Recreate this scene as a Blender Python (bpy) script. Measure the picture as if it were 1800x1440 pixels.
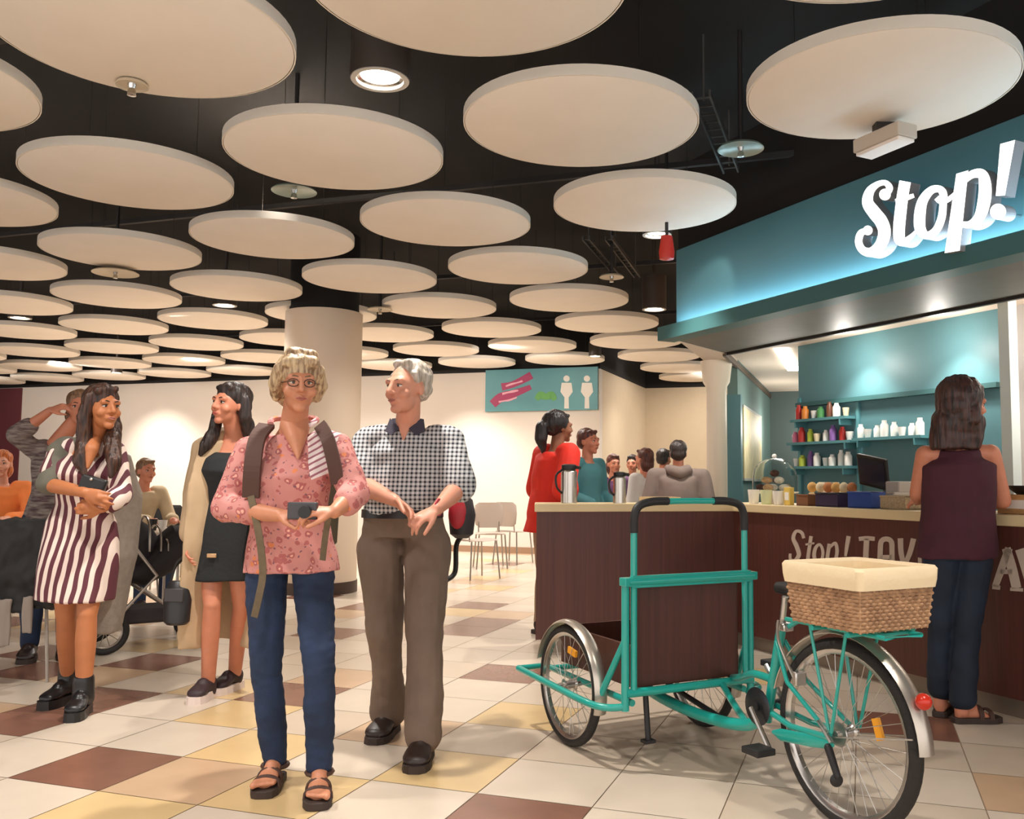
import bpy, bmesh, math, random
from mathutils import Vector, Matrix, noise
random.seed(7)
for o in list(bpy.data.objects): bpy.data.objects.remove(o)
C = bpy.context.scene.collection
sc = bpy.context.scene
V = Vector
# ------------------------------------------------------------------ camera
EYE = 1.17
FPX, PITCH, ROLL, CX, CY = 1601.9, 0.0775, 0.0070, 983.9, 720.0
cam = bpy.data.cameras.new('camera'); camo = bpy.data.objects.new('camera', cam); C.objects.link(camo)
cam.sensor_width = 36; cam.lens = FPX / 1800 * 36; cam.shift_x = (900 - CX) / 1800
cam.clip_end = 200
camo.matrix_world = Matrix.Translation((0, 0, EYE)) @ Matrix.Rotation(math.pi / 2 + PITCH, 4, 'X') @ Matrix.Rotation(ROLL, 4, 'Z')
sc.camera = camo
# ------------------------------------------------------------------ light
sc.view_settings.view_transform = 'Standard'; sc.view_settings.look = 'None'
sc.view_settings.gamma = 1; sc.view_settings.exposure = 0.5
sc.view_settings.use_curve_mapping = False
w = bpy.data.worlds.new('world'); sc.world = w; w.use_nodes = True
w.node_tree.nodes['Background'].inputs[0].default_value = (1.0, 0.95, 0.91, 1)
w.node_tree.nodes['Background'].inputs[1].default_value = 1.35
WARM = (1.0, 0.94, 0.87)
def spot(loc, target, power, ang=1.3, blend=0.6, size=0.06, col=WARM):
    l = bpy.data.lights.new('spot_lamp', 'SPOT'); l.energy = power * 0.8; l.spot_size = ang; l.spot_blend = blend
    l.shadow_soft_size = size; l.color = col
    o = bpy.data.objects.new('spot_lamp', l); C.objects.link(o); o.location = loc
    o.rotation_euler = (V(target) - V(loc)).to_track_quat('-Z', 'Y').to_euler()
    return o
def area(loc, target, power, sx, sy, col=WARM):
    l = bpy.data.lights.new('area_lamp', 'AREA'); l.energy = power; l.shape = 'RECTANGLE'; l.size = sx; l.size_y = sy; l.color = col
    o = bpy.data.objects.new('area_lamp', l); C.objects.link(o); o.location = loc
    o.rotation_euler = (V(target) - V(loc)).to_track_quat('-Z', 'Y').to_euler()
    return o
# room grid: floor tiles, ceiling discs and walls share these two directions
GA = math.atan2(0.7585, 0.2505)
E1 = V((math.cos(GA), math.sin(GA), 0)); E2 = V((-math.sin(GA), math.cos(GA), 0))
def st(s, t, z=0.0): return E1 * s + E2 * t + V((0, 0, z))
# kiosk front runs at 45 degrees to the room grid
DB = (E1 + E2).normalized()            # along the front, away from the camera and to the left
NB = V((DB.y, -DB.x, 0))               # into the kiosk
K0 = V((1.37, 6.42, 0))
def kp(u, d=0.0, z=0.0): return K0 + DB * u + NB * d + V((0, 0, z))
# ------------------------------------------------------------------ helpers
def at(px, py, Y):
    """point of the place seen at a measured spot of the photograph, at distance Y"""
    qx, qy = px - CX, py - CY
    c, s = math.cos(ROLL), math.sin(ROLL)
    x, y = (c * qx + s * qy) / FPX, -(-s * qx + c * qy) / FPX
    c, s = math.cos(PITCH), math.sin(PITCH)
    yy, zz = y * c + s, c - y * s
    return V((x / zz * Y, Y, EYE + yy / zz * Y))
def ray(px, py): return at(px, py, 1.0) - V((0, 0, EYE))
def on_plane(px, py, p0, n):
    d = ray(px, py); o = V((0, 0, EYE)); return o + d * ((p0 - o).dot(n) / d.dot(n))
def on_z(px, py, z): return on_plane(px, py, V((0, 0, z)), V((0, 0, 1)))
def lin(c):
    return tuple(((x / 255) / 12.92 if x / 255 <= 0.04045 else ((x / 255 + 0.055) / 1.055) ** 2.4) for x in c) + (1,)
MATS = {}
def mat(name, col, rough=0.6, metal=0.0, var=0.0, vscale=8.0, bump=0.0, bscale=40.0, col2=None, emit=0.0, sheen=0.0, trans=0.0, stretch=(1, 1, 1), alpha=1.0, spec=0.5, coat=0.0):
    if name in MATS: return MATS[name]
    m = bpy.data.materials.new(name); m.use_nodes = True; nt = m.node_tree; b = nt.nodes['Principled BSDF']
    b.inputs['Base Color'].default_value = lin(col); b.inputs['Roughness'].default_value = rough; b.inputs['Metallic'].default_value = metal
    b.inputs['Specular IOR Level'].default_value = spec
    if sheen: b.inputs['Sheen Weight'].default_value = sheen
    if coat: b.inputs['Coat Weight'].default_value = coat
    if trans: b.inputs['Transmission Weight'].default_value = trans
    if alpha < 1: b.inputs['Alpha'].default_value = alpha
    if emit: b.inputs['Emission Color'].default_value = lin(col); b.inputs['Emission Strength'].default_value = emit
    tc = nt.nodes.new('ShaderNodeTexCoord'); mp = nt.nodes.new('ShaderNodeMapping'); mp.inputs['Scale'].default_value = stretch
    nt.links.new(tc.outputs['Object'], mp.inputs['Vector'])
    if var or col2:
        n = nt.nodes.new('ShaderNodeTexNoise'); n.inputs['Scale'].default_value = vscale; n.inputs['Detail'].default_value = 4
        nt.links.new(mp.outputs[0], n.inputs['Vector'])
        r = nt.nodes.new('ShaderNodeValToRGB'); r.color_ramp.elements[0].position = 0.35; r.color_ramp.elements[1].position = 0.65
        a = lin(col); d = lin(col2) if col2 else tuple(x * (1 - var) for x in a[:3]) + (1,)
        r.color_ramp.elements[0].color = d; r.color_ramp.elements[1].color = a
        nt.links.new(n.outputs['Fac'], r.inputs[0]); nt.links.new(r.outputs[0], b.inputs['Base Color'])
    if bump:
        n2 = nt.nodes.new('ShaderNodeTexNoise'); n2.inputs['Scale'].default_value = bscale; n2.inputs['Detail'].default_value = 3
        nt.links.new(mp.outputs[0], n2.inputs['Vector'])
        bp = nt.nodes.new('ShaderNodeBump'); bp.inputs['Strength'].default_value = bump; bp.inputs['Distance'].default_value = 0.01
        nt.links.new(n2.outputs['Fac'], bp.inputs['Height']); nt.links.new(bp.outputs[0], b.inputs['Normal'])
    MATS[name] = m
    return m
def mth(nt, op, a, b=None, c=None):
    n = nt.nodes.new('ShaderNodeMath'); n.operation = op
    for i, x in enumerate((a, b, c)):
        if x is None: continue
        if isinstance(x, (int, float)): n.inputs[i].default_value = x
        else: nt.links.new(x, n.inputs[i])
    return n.outputs[0]
def mixc(nt, f, a, b):
    n = nt.nodes.new('ShaderNodeMix'); n.data_type = 'RGBA'
    for sock, x in ((n.inputs[0], f), (n.inputs[6], a), (n.inputs[7], b)):
        if isinstance(x, (int, float, tuple)): sock.default_value = x
        else: nt.links.new(x, sock)
    return n.outputs[2]
def xyz(nt, scale=(1, 1, 1)):
    tc = nt.nodes.new('ShaderNodeTexCoord'); s = nt.nodes.new('ShaderNodeSeparateXYZ')
    nt.links.new(tc.outputs['Object'], s.inputs[0]); return s.outputs, tc.outputs['Object']
def bind(m, nt, out):
    nt.links.new(out, nt.nodes['Principled BSDF'].inputs['Base Color'])

class MB:
    def __init__(s): s.v = []; s.f = []; s.mi = []
    def add(s, vs, fs, mi=0):
        k = len(s.v); s.v += [V(x) for x in vs]; s.f += [tuple(i + k for i in f) for f in fs]; s.mi += [mi] * len(fs); return s
    def box(s, c, size, ax=(V((1, 0, 0)), V((0, 1, 0)), V((0, 0, 1))), mi=0):
        c = V(c); x, y, z = [a * (h / 2) for a, h in zip(ax, size)]
        vs = [c + x * i + y * j + z * k for k in (-1, 1) for j in (-1, 1) for i in (-1, 1)]
        return s.add(vs, [(0, 2, 3, 1), (4, 5, 7, 6), (0, 1, 5, 4), (2, 6, 7, 3), (0, 4, 6, 2), (1, 3, 7, 5)], mi)
    def prism(s, poly, z0, z1, mi=0):
        n = len(poly); vs = [V((p[0], p[1], z0)) for p in poly] + [V((p[0], p[1], z1)) for p in poly]
        return s.add(vs, [tuple(range(n))[::-1], tuple(range(n, 2 * n))] + [(i, (i + 1) % n, n + (i + 1) % n, n + i) for i in range(n)], mi)
    def rings(s, rs, cap=True, mi=0):
        n = len(rs[0]); k = len(s.v)
        for r in rs: s.v += [V(p) for p in r]
        for i in range(len(rs) - 1):
            for j in range(n):
                s.f.append((k + i * n + j, k + i * n + (j + 1) % n, k + (i + 1) * n + (j + 1) % n, k + (i + 1) * n + j)); s.mi.append(mi)
        if cap:
            s.f.append(tuple(k + j for j in range(n))[::-1]); s.f.append(tuple(k + (len(rs) - 1) * n + j for j in range(n))); s.mi += [mi, mi]
        return s
    def tube(s, pts, r, seg=10, closed=False, cap=True, mi=0):
        pts = [V(p) for p in pts]; n = len(pts); rs = []; up = None
        rr = r if isinstance(r, (list, tuple)) else [r] * n
        for i in range(n):
            a = pts[(i - 1) % n] if closed or i > 0 else pts[i]; b = pts[(i + 1) % n] if closed or i < n - 1 else pts[i]
            t = (b - a).normalized()
            if up is None:
                up = t.cross(V((0, 0, 1)));
                if up.length < 0.1: up = t.cross(V((1, 0, 0)))
                up.normalize()
            up = (up - t * up.dot(t)).normalized(); q = t.cross(up)
            rs.append([pts[i] + (up * math.cos(2 * math.pi * j / seg) + q * math.sin(2 * math.pi * j / seg)) * rr[i] for j in range(seg)])
        if closed: rs.append(rs[0]); return s.rings(rs, cap=False, mi=mi)
        return s.rings(rs, cap=cap, mi=mi)
    def loft(s, defs, seg=24, mi=0):
        """defs: (centre, right vec, fwd vec, rx, ry)"""
        return s.rings([[V(c) + r * (rx * math.cos(2 * math.pi * j / seg)) + f * (ry * math.sin(2 * math.pi * j / seg)) for j in range(seg)] for c, r, f, rx, ry in defs], mi=mi)
    def ell(s, c, r, rot=None, nu=16, nv=10, mi=0):
        c = V(c); rot = rot or Matrix.Identity(3); vs = [c + rot @ V((0, 0, -r[2]))]
        for i in range(1, nv):
            a = -math.pi / 2 + math.pi * i / nv
            for j in range(nu):
                b = 2 * math.pi * j / nu
                vs.append(c + rot @ V((r[0] * math.cos(a) * math.cos(b), r[1] * math.cos(a) * math.sin(b), r[2] * math.sin(a))))
        vs.append(c + rot @ V((0, 0, r[2]))); L = len(vs) - 1; fs = []
        for j in range(nu):
            fs.append((0, 1 + (j + 1) % nu, 1 + j)); fs.append((L, L - nu + j, L - nu + (j + 1) % nu))
            for i in range(nv - 2):
                a = 1 + i * nu; fs.append((a + j, a + (j + 1) % nu, a + nu + (j + 1) % nu, a + nu + j))
        return s.add(vs, fs, mi)
    def cap(s, a, b, ra, rb, seg=14):
        """tapered capsule"""
        a, b = V(a), V(b); t = (b - a).normalized(); u = t.cross(V((0, 0, 1)))
        if u.length < 0.1: u = t.cross(V((0, 1, 0)))
        u.normalize(); q = t.cross(u); rs = []
        for k in range(6):
            an = math.pi / 2 * k / 5; rs.append((a - t * ra * math.cos(an), max(ra * math.sin(an), 1e-4)))
        for k in range(6):
            an = math.pi / 2 * k / 5; rs.append((b + t * rb * math.sin(an), max(rb * math.cos(an), 1e-4)))
        return s.rings([[c + (u * math.cos(2 * math.pi * j / seg) + q * math.sin(2 * math.pi * j / seg)) * r for j in range(seg)] for c, r in rs])
    def chain(s, pts, rr):
        for i in range(len(pts) - 1): s.cap(pts[i], pts[i + 1], rr[i], rr[i + 1])
        return s
    def cyl(s, c, r, h, seg=32, ax=V((0, 0, 1)), r2=None, mi=0):
        c = V(c); ax = V(ax).normalized(); u = ax.cross(V((0, 0, 1)))
        if u.length < 0.1: u = V((1, 0, 0))
        u.normalize(); q = ax.cross(u); r2 = r if r2 is None else r2
        return s.rings([[cc + (u * math.cos(2 * math.pi * j / seg) + q * math.sin(2 * math.pi * j / seg)) * rr for j in range(seg)] for cc, rr in ((c - ax * h / 2, r), (c + ax * h / 2, r2))], mi=mi)
    def lathe(s, c, prof, seg=28, ax=V((0, 0, 1)), mi=0, cap=True):
        c = V(c); ax = V(ax).normalized(); u = ax.cross(V((0, 0, 1)))
        if u.length < 0.1: u = V((1, 0, 0))
        u.normalize(); q = ax.cross(u)
        return s.rings([[c + ax * z + (u * math.cos(2 * math.pi * j / seg) + q * math.sin(2 * math.pi * j / seg)) * max(r, 1e-4) for j in range(seg)] for r, z in prof], mi=mi, cap=cap)

def mesh_of(name, mb, base, mats, smooth=True, ang=None):
    me = bpy.data.meshes.new(name); me.from_pydata([tuple(p - base) for p in mb.v], [], mb.f); me.update()
    bm = bmesh.new(); bm.from_mesh(me); bmesh.ops.recalc_face_normals(bm, faces=bm.faces); bm.to_mesh(me); bm.free()
    for m in (mats if isinstance(mats, (list, tuple)) else [mats]): me.materials.append(m)
    if isinstance(mats, (list, tuple)) and len(mats) > 1:
        for p, i in zip(me.polygons, mb.mi): p.material_index = i
    if smooth:
        me.set_sharp_from_angle(angle=ang or math.radians(38)) if hasattr(me, 'set_sharp_from_angle') else None
        for p in me.polygons: p.use_smooth = True
    return me
BASE = {}
def thing(name, label, cat, base=(0, 0, 0), group=None):
    o = bpy.data.objects.new(name, None); C.objects.link(o); o.location = base; o.empty_display_size = 0.1
    o['label'] = label; o['category'] = cat
    if group: o['group'] = group
    BASE[o] = V(base); return o
def link(name, me, parent=None, base=None):
    o = bpy.data.objects.new(name, me); C.objects.link(o)
    if parent: o.parent = parent; BASE[o] = BASE[parent]
    else: o.location = base; BASE[o] = V(base)
    return o
def part(parent, name, mb, m, smooth=True, label=None, bevel=0.0):
    o = link(name, mesh_of(name, mb, BASE[parent], m, smooth), parent)
    if label: o['label'] = label
    if bevel: bev(o, bevel)
    return o
def solo(name, mb, m, label, cat, base=None, group=None, smooth=True, bevel=0.0):
    if base is None:
        xs = [p.x for p in mb.v]; ys = [p.y for p in mb.v]; base = ((min(xs) + max(xs)) / 2, (min(ys) + max(ys)) / 2, min(p.z for p in mb.v))
    base = V(base); o = link(name, mesh_of(name, mb, base, m, smooth), None, base)
    o['label'] = label; o['category'] = cat
    if group: o['group'] = group
    if bevel: bev(o, bevel)
    return o
def struct(name, mb, m, smooth=False, base=(0, 0, 0), parent=None):
    o = link(name, mesh_of(name, mb, V(base), m, smooth), parent, V(base)); 
    if not parent: o['kind'] = 'structure'
    return o
def bev(o, wd):
    b = o.modifiers.new('bevel', 'BEVEL'); b.width = wd; b.segments = 2; b.limit_method = 'ANGLE'; b.angle_limit = math.radians(40)
DG = None
def remesh(name, mb, m, parent, voxel=0.008, smooth=3, fold=None, label=None, mats=None):
    """one continuous skin grown round the shapes in mb; fold = (amplitude, (fx,fy,fz)) cloth folds"""
    base = BASE[parent]
    me = bpy.data.meshes.new(name); me.from_pydata([tuple(p - base) for p in mb.v], [], mb.f)
    bm = bmesh.new(); bm.from_mesh(me); bmesh.ops.recalc_face_normals(bm, faces=bm.faces)
    bm.to_mesh(me); bm.free()
    t = bpy.data.objects.new('tmp', me); C.objects.link(t)
    r = t.modifiers.new('r', 'REMESH'); r.mode = 'VOXEL'; r.voxel_size = voxel
    if smooth: s = t.modifiers.new('s', 'SMOOTH'); s.factor = 0.5; s.iterations = smooth
    dg = bpy.context.evaluated_depsgraph_get(); out = bpy.data.meshes.new_from_object(t.evaluated_get(dg))
    bpy.data.objects.remove(t); bpy.data.meshes.remove(me)
    out.name = name
    if fold:
        for amp, (fx, fy, fz) in fold:
            nv = [(v.co.copy(), v.normal.copy()) for v in out.vertices]
            for v, (c, n) in zip(out.vertices, nv):
                v.co = c + n * amp * noise.noise(V((c.x * fx, c.y * fy, c.z * fz)))
        out.update()
    out.materials.clear(); out.materials.append(m)
    for p in out.polygons: p.use_smooth = True
    o = link(name, out, parent)
    if label: o['label'] = label
    return o
def spline(pts, n=6, closed=False):
    P = [V(p) for p in pts]; out = []; L = len(P); R = range(L if closed else L - 1)
    for i in R:
        a = P[(i - 1) % L] if closed or i > 0 else P[i]; b = P[i]; c = P[(i + 1) % L]; d = P[(i + 2) % L] if closed or i < L - 2 else P[(i + 1) % L]
        for k in range(n):
            t = k / n; out.append(0.5 * ((2 * b) + (c - a) * t + (2 * a - 5 * b + 4 * c - d) * t * t + (3 * b - a - 3 * c + d) * t ** 3))
    if not closed: out.append(P[-1])
    return out
# ================================================================== ROOM
CEIL = 3.75; DISC = 2.97; SW = 13.75; TC = 3.875; SW2 = 16.94
m_black = mat('dark plenum', (30, 26, 24), 0.85, var=0.25, vscale=1.5)
m_wall = mat('cream wall', (216, 204, 192), 0.75, var=0.03, vscale=1.2)
m_wall2 = mat('yellow cream wall', (198, 178, 150), 0.75, var=0.03)
m_maroon = mat('maroon wall', (98, 44, 50), 0.7)
m_skirt = mat('skirting', (150, 118, 92), 0.5)
m_teal = mat('teal paint', (84, 128, 136), 0.5, var=0.06, vscale=2.0)
m_tealdark = mat('dark teal paint', (52, 96, 98), 0.55)
m_kceil = mat('kiosk cream ceiling', (222, 205, 188), 0.7)
m_grey = mat('grey soffit', (92, 92, 86), 0.55, var=0.1)
# floor of individual square tiles on the room grid
tile_mats = [mat('tile cream', (202, 185, 165), 0.28, var=0.05, vscale=5, bump=0.02, bscale=3),
             mat('tile pale cream', (210, 195, 177), 0.28, var=0.05, vscale=5, bump=0.02, bscale=3),
             mat('tile sand yellow', (214, 184, 134), 0.28, var=0.08, vscale=5, bump=0.02, bscale=3),
             mat('tile plum brown', (132, 92, 76), 0.25, var=0.12, vscale=7, bump=0.02, bscale=3),
             mat('tile tan', (198, 166, 134), 0.28, var=0.08, vscale=5, bump=0.02, bscale=3),
             mat('grout', (150, 128, 106), 0.8)]
T = 0.4475; S0, T0 = 3.24, 1.385
def cell(px, py):
    p = on_z(px, py, 0); return (math.floor((p.dot(E1) - S0) / T), math.floor((p.dot(E2) - T0) / T))
TILE = {}
for px, py in [(170, 1345), (930, 1425), (215, 1222), (880, 1179), (830, 1063), (825, 1103), (280, 1158), (15, 1292), (60, 1150), (30, 1190),
               (600, 1070), (600, 1105), (885, 993), (1645, 1268), (240, 1082), (590, 1212), (380, 1085), (700, 1012), (30, 1100)]: TILE[cell(px, py)] = 3
for px, py in [(770, 1365), (410, 1320), (410, 1200), (250, 1130), (190, 1430), (1350, 1195), (920, 1240), (830, 1080), (520, 1250), (560, 1300), (1320, 1120), (760, 1040), (560, 1420)]: TILE.setdefault(cell(px, py), 2)
for px, py in [(1780, 1400), (760, 1290), (230, 1180), (620, 1180), (330, 1400), (40, 1240)]: TILE.setdefault(cell(px, py), 4)
fb = MB()
rt = random.Random(5)
for i in range(-14, 34):
    for j in range(-16, 42):
        a, b = S0 + i * T, T0 + j * T
        p = st(a + T / 2, b + T / 2)
        if p.y < -1.5 or p.y > 18.5 or p.x < -17 or p.x > 7.5: continue
        k = TILE.get((i, j))
        if k is None:
            r = rt.random(); far = p.y > 6.5
            k = (3 if r < 0.04 else 2 if r < 0.10 else 4 if r < 0.16 else 1 if r < 0.6 else 0) if (far or p.y < 2.9 or p.x < -3.6) else (1 if r < 0.5 else 0)
        g = 0.0022
        fb.add([st(a + g, b + g, 0), st(a + T - g, b + g, 0), st(a + T - g, b + T - g, 0), st(a + g, b + T - g, 0)], [(0, 1, 2, 3)], k)
fb.add([V((-20, -3, -0.003)), V((10, -3, -0.003)), V((10, 20, -0.003)), V((-20, 20, -0.003))], [(0, 1, 2, 3)], 5)
struct('floor', fb, tile_mats)
cb = MB().box((-5, 8.5, CEIL + 0.1), (32, 23, 0.2)); struct('ceiling', cb, m_black)
def wallseg(name, a, b, z0, z1, m, th=0.12, n=None):
    a, b = V(a), V(b); d = (b - a); L = d.length; d.normalize(); n = n or V((-d.y, d.x, 0))
    mb = MB().box((a + b) / 2 + n * th / 2 + V((0, 0, (z0 + z1) / 2)), (L, th, z1 - z0), (d, n, V((0, 0, 1)))); return struct(name, mb, m)
WT = 2.93
wallseg('wall_back', st(SW, 17.2), st(SW, TC), 0, WT, m_wall, n=E1)
wallseg('wall_back_upper', st(SW, 17.2), st(SW, TC), WT, CEIL, m_black, n=E1)
wallseg('wall_return', st(SW + 0.001, TC), st(SW2, TC), 0, WT, m_wall2, n=E2)
wallseg('wall_return_upper', st(SW + 0.001, TC), st(SW2, TC), WT, CEIL, m_black, n=E2)
wallseg('wall_alcove', st(SW2, TC + 0.1), st(SW2, -2.0), 0, WT, m_wall2, n=E1)
wallseg('wall_alcove_upper', st(SW2, TC + 0.1), st(SW2, -2.0), WT, CEIL, m_black, n=E1)
LW = 17.0
wallseg('wall_left', st(13.6, LW), st(3.0, LW), 0, CEIL, m_maroon, n=E2)
wallseg('wall_left_end', st(3.0, LW), st(0.5, LW), 0, CEIL, m_wall, n=E2)
sk = MB().box(st(SW - 0.008, (17.2 + TC) / 2, 0.05), (0.016, 17.2 - TC, 0.1), (E1, E2, V((0, 0, 1)))); struct('baseboard_back', sk, m_skirt)
# maroon pier at the far left edge of the picture
pt_ = on_plane(36, 760, st(SW, 0), E1).dot(E2)
struct('wall_panel_maroon', MB().box(st(SW - 0.015, (pt_ + 16.9) / 2, WT / 2), (0.03, 16.9 - pt_, WT - 0.02), (E1, E2, V((0, 0, 1)))), m_maroon)
# round cream column
colc = V((at(561, 900, 9.6).x, 9.6, 0))
mb = MB().cyl(colc + V((0, 0, 1.52)), 0.40, 2.8, 64); co = struct('column', mb, mat('column cream', (226, 206, 184), 0.5), True)
mb = MB().cyl(colc + V((0, 0, 0.06)), 0.408, 0.12, 64); struct('column_skirting', mb, mat('dark skirting', (70, 52, 44), 0.5), True)
mb = MB().cyl(colc + V((0, 0, 3.33)), 0.36, 0.82, 48); struct('column_upper', mb, m_black, True)
# ------------------------------------------------------------------ ceiling discs
m_disc = mat('acoustic felt', (246, 235, 222), 0.9, var=0.03, vscale=3, bump=0.05, bscale=200)
m_edge = mat('disc edge', (240, 230, 216), 0.8)
m_wire = mat('steel wire', (70, 66, 62), 0.4, 0.8)
R = 0.595
base = None; FL = V((0.92, 7.32, 0)); nodes = []
for i in range(-2, 10):
    for j in range(-1, 12):
        p = st(4.337 + 1.438 * i, 1.329 + 1.438 * j)
        off = (p - K0).dot(NB); left = -(p - FL).dot(E2)
        if off > -0.6 and left > -0.6: continue
        s, t = p.dot(E1), p.dot(E2)
        if s > SW - R and t > TC - R: continue
        if s > SW2 - R or t > LW - R: continue
        q = V((p.x, p.y - 0.0, DISC)); d = q - V((0, 0, EYE))
        if d.y < 0.8: continue
        x = CX + FPX * d.x / d.y; rr = FPX * 0.62 / d.y; y = CY + FPX * math.tan(PITCH) - FPX * d.z / d.y
        if x + rr < -15 or x - rr > 1815 or y + rr * 0.75 < -10: continue
        nodes.append((p, i, j, x, y))
rows = sorted({n[1] for n in nodes})
ordn = ['nearest', 'second', 'third', 'fourth', 'fifth', 'sixth', 'seventh', 'eighth', 'ninth', 'tenth', 'eleventh']
proto = None
for i in rows:
    row = sorted([n for n in nodes if n[1] == i], key=lambda n: n[3])
    for k, (p, _, j, x, y) in enumerate(row):
        if proto is None:
            z = DISC; root = thing('ceiling_disc', '', 'ceiling disc', (p.x, p.y, z), 'round acoustic discs hung from the ceiling')
            mb = MB().lathe(p + V((0, 0, z)), [(0, 0.0), (R - 0.012, 0.0), (R - 0.003, 0.004), (R, 0.012)], 64)
            mb = MB().rings([[p + V((math.cos(a * math.pi / 32) * r, math.sin(a * math.pi / 32) * r, z + h)) for a in range(64)] for r, h in ((0.01, 0.0), (R - 0.012, 0.0), (R - 0.004, 0.006), (R - 0.004, 0.05), (0.01, 0.052))])
            part(root, 'felt_panel', mb, m_disc)
            mb = MB().rings([[p + V((math.cos(a * math.pi / 32) * r, math.sin(a * math.pi / 32) * r, z + h)) for a in range(64)] for r, h in ((R - 0.002, 0.004), (R + 0.004, 0.004), (R + 0.004, 0.056), (R - 0.002, 0.056))], cap=False)
            part(root, 'rim', mb, m_edge)
            for a in (0.6, 2.7, 4.8):
                q = p + V((math.cos(a) * 0.38, math.sin(a) * 0.38, 0))
                part(root, 'hanging_wire', MB().tube([q + V((0, 0, z + 0.05)), q + V((0, 0, CEIL))], 0.0022, 6), m_wire)
            proto = root; kids = list(root.children)
        else:
            root = proto.copy(); C.objects.link(root); root.location = (p.x, p.y, DISC)
            for c in kids: cc = c.copy(); C.objects.link(cc); cc.parent = root
        rown = ordn[rows.index(i)]
        side = 'above the kiosk counter sign end' if False else ''
        root['label'] = f'round cream ceiling disc, {ordn[k]} from the left in the {rown} row'.replace('nearest from the left', 'first from the left').replace('nearest row', 'row nearest the viewer')
# ------------------------------------------------------------------ ceiling rails, tray, sprinklers, downlights
m_rail = mat('plenum rail', (58, 54, 52), 0.5, 0.5)
for k, s in enumerate((3.4, 6.3, 9.1, 11.9)):
    mb = MB().box(st(s, 4.5, 3.42), (0.04, 13, 0.04), (E1, E2, V((0, 0, 1)))).box(st(s, 0, CEIL - 0.16), (0.01, 0.01, 0.34)).box(st(s, 5, CEIL - 0.16), (0.01, 0.01, 0.34)).box(st(s, 9, CEIL - 0.16), (0.01, 0.01, 0.34))
    solo('ceiling_rail', mb, m_rail, ['dark steel rail running across the plenum over the front discs', 'dark steel rail across the plenum above the third row of discs', 'dark steel rail across the plenum above the fifth row of discs', 'dark steel rail across the plenum near the back wall'][k], 'rail', group='steel rails above the discs', smooth=False)
m_tray = mat('galvanised tray', (108, 104, 100), 0.4, 0.7)
def strut(name, p, q, label, wd=0.05):
    d = (q - p).normalized(); u = d.cross(V((0, 0, 1))).normalized(); n = u.cross(d)
    mb = MB()
    for s in (-1, 1): mb.box((p + q) / 2 + u * s * wd, ((q - p).length, 0.012, 0.04), (d, u, n))
    L = (q - p).length; k = int(L / 0.12)
    for i in range(k): mb.box(p + d * (i + 0.5) * L / k, (0.012, wd * 2, 0.008), (d, u, n))
    for e in (p + d * 0.1, q - d * 0.1): mb.box(e + V((0, 0, (CEIL - e.z) / 2)), (0.01, 0.01, CEIL - e.z - 0.006))
    return solo(name, mb, m_tray, label, 'cable tray', smooth=False)
strut('cable_tray', on_z(1232, 165, 3.35), on_z(1285, 300, 3.35), 'grey metal cable tray beside the sprinkler above the shop front')
strut('cable_tray', on_z(1030, 418, 3.3), on_z(1085, 482, 3.3), 'thin grey cable tray sloping above the fourth row of discs', 0.03)
strut('cable_tray', on_z(1070, 418, 3.3), on_z(1120, 485, 3.3), 'thin grey cable tray beside the dark lamp near the shop front', 0.03)
m_chrome = mat('chrome', (200, 200, 200), 0.18, 1.0)
m_plate = mat('sprinkler plate', (150, 165, 155), 0.3, 0.3)
m_plate2 = mat('sprinkler plate cream', (205, 190, 165), 0.5)
for px, py, z, r, lab, mm in [(1302, 263, 3.05, 0.13, 'sprinkler with wide greenish plate near the shop front', m_plate), (517, 337, 2.98, 0.14, 'sprinkler with chrome plate below the front left discs', m_plate),
                        (203, 481, 2.93, 0.19, 'large cream sprinkler plate tucked under a disc at left', m_plate2), (1075, 488, 2.98, 0.11, 'cream sprinkler plate near the cable trays', m_plate2), (668, 545, 2.93, 0.13, 'cream sprinkler plate right of the round column', m_plate2),
                        (232, 152, 2.95, 0.07, 'small white detector under the big disc at upper left', m_plate2)]:
    p = on_z(px, py, z); rt_ = thing('sprinkler', lab, 'sprinkler', (p.x, p.y, z), 'sprinkler heads hanging between the discs')
    part(rt_, 'plate', MB().lathe(p, [(0.0, 0.012), (r * 0.9, 0.01), (r, 0.0), (r, 0.004), (r * 0.9, 0.016), (0, 0.018)], 40), mm)
    part(rt_, 'nozzle', MB().lathe(p, [(0.0, -0.045), (0.02, -0.042), (0.018, -0.02), (0.012, -0.01), (0.02, 0.012), (0, 0.012)], 16), m_chrome)
    if 'detector' not in lab: part(rt_, 'drop_pipe', MB().tube([p + V((0, 0, 0.015)), p + V((0, 0, CEIL - z))], 0.014, 10), m_rail)
m_can = mat('downlight can', (82, 72, 66), 0.45, 0.3)
m_trim = mat('downlight trim', (190, 186, 180), 0.35)
m_glow = mat('lamp glow', (255, 240, 215), 0.5, emit=14.0)
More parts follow.
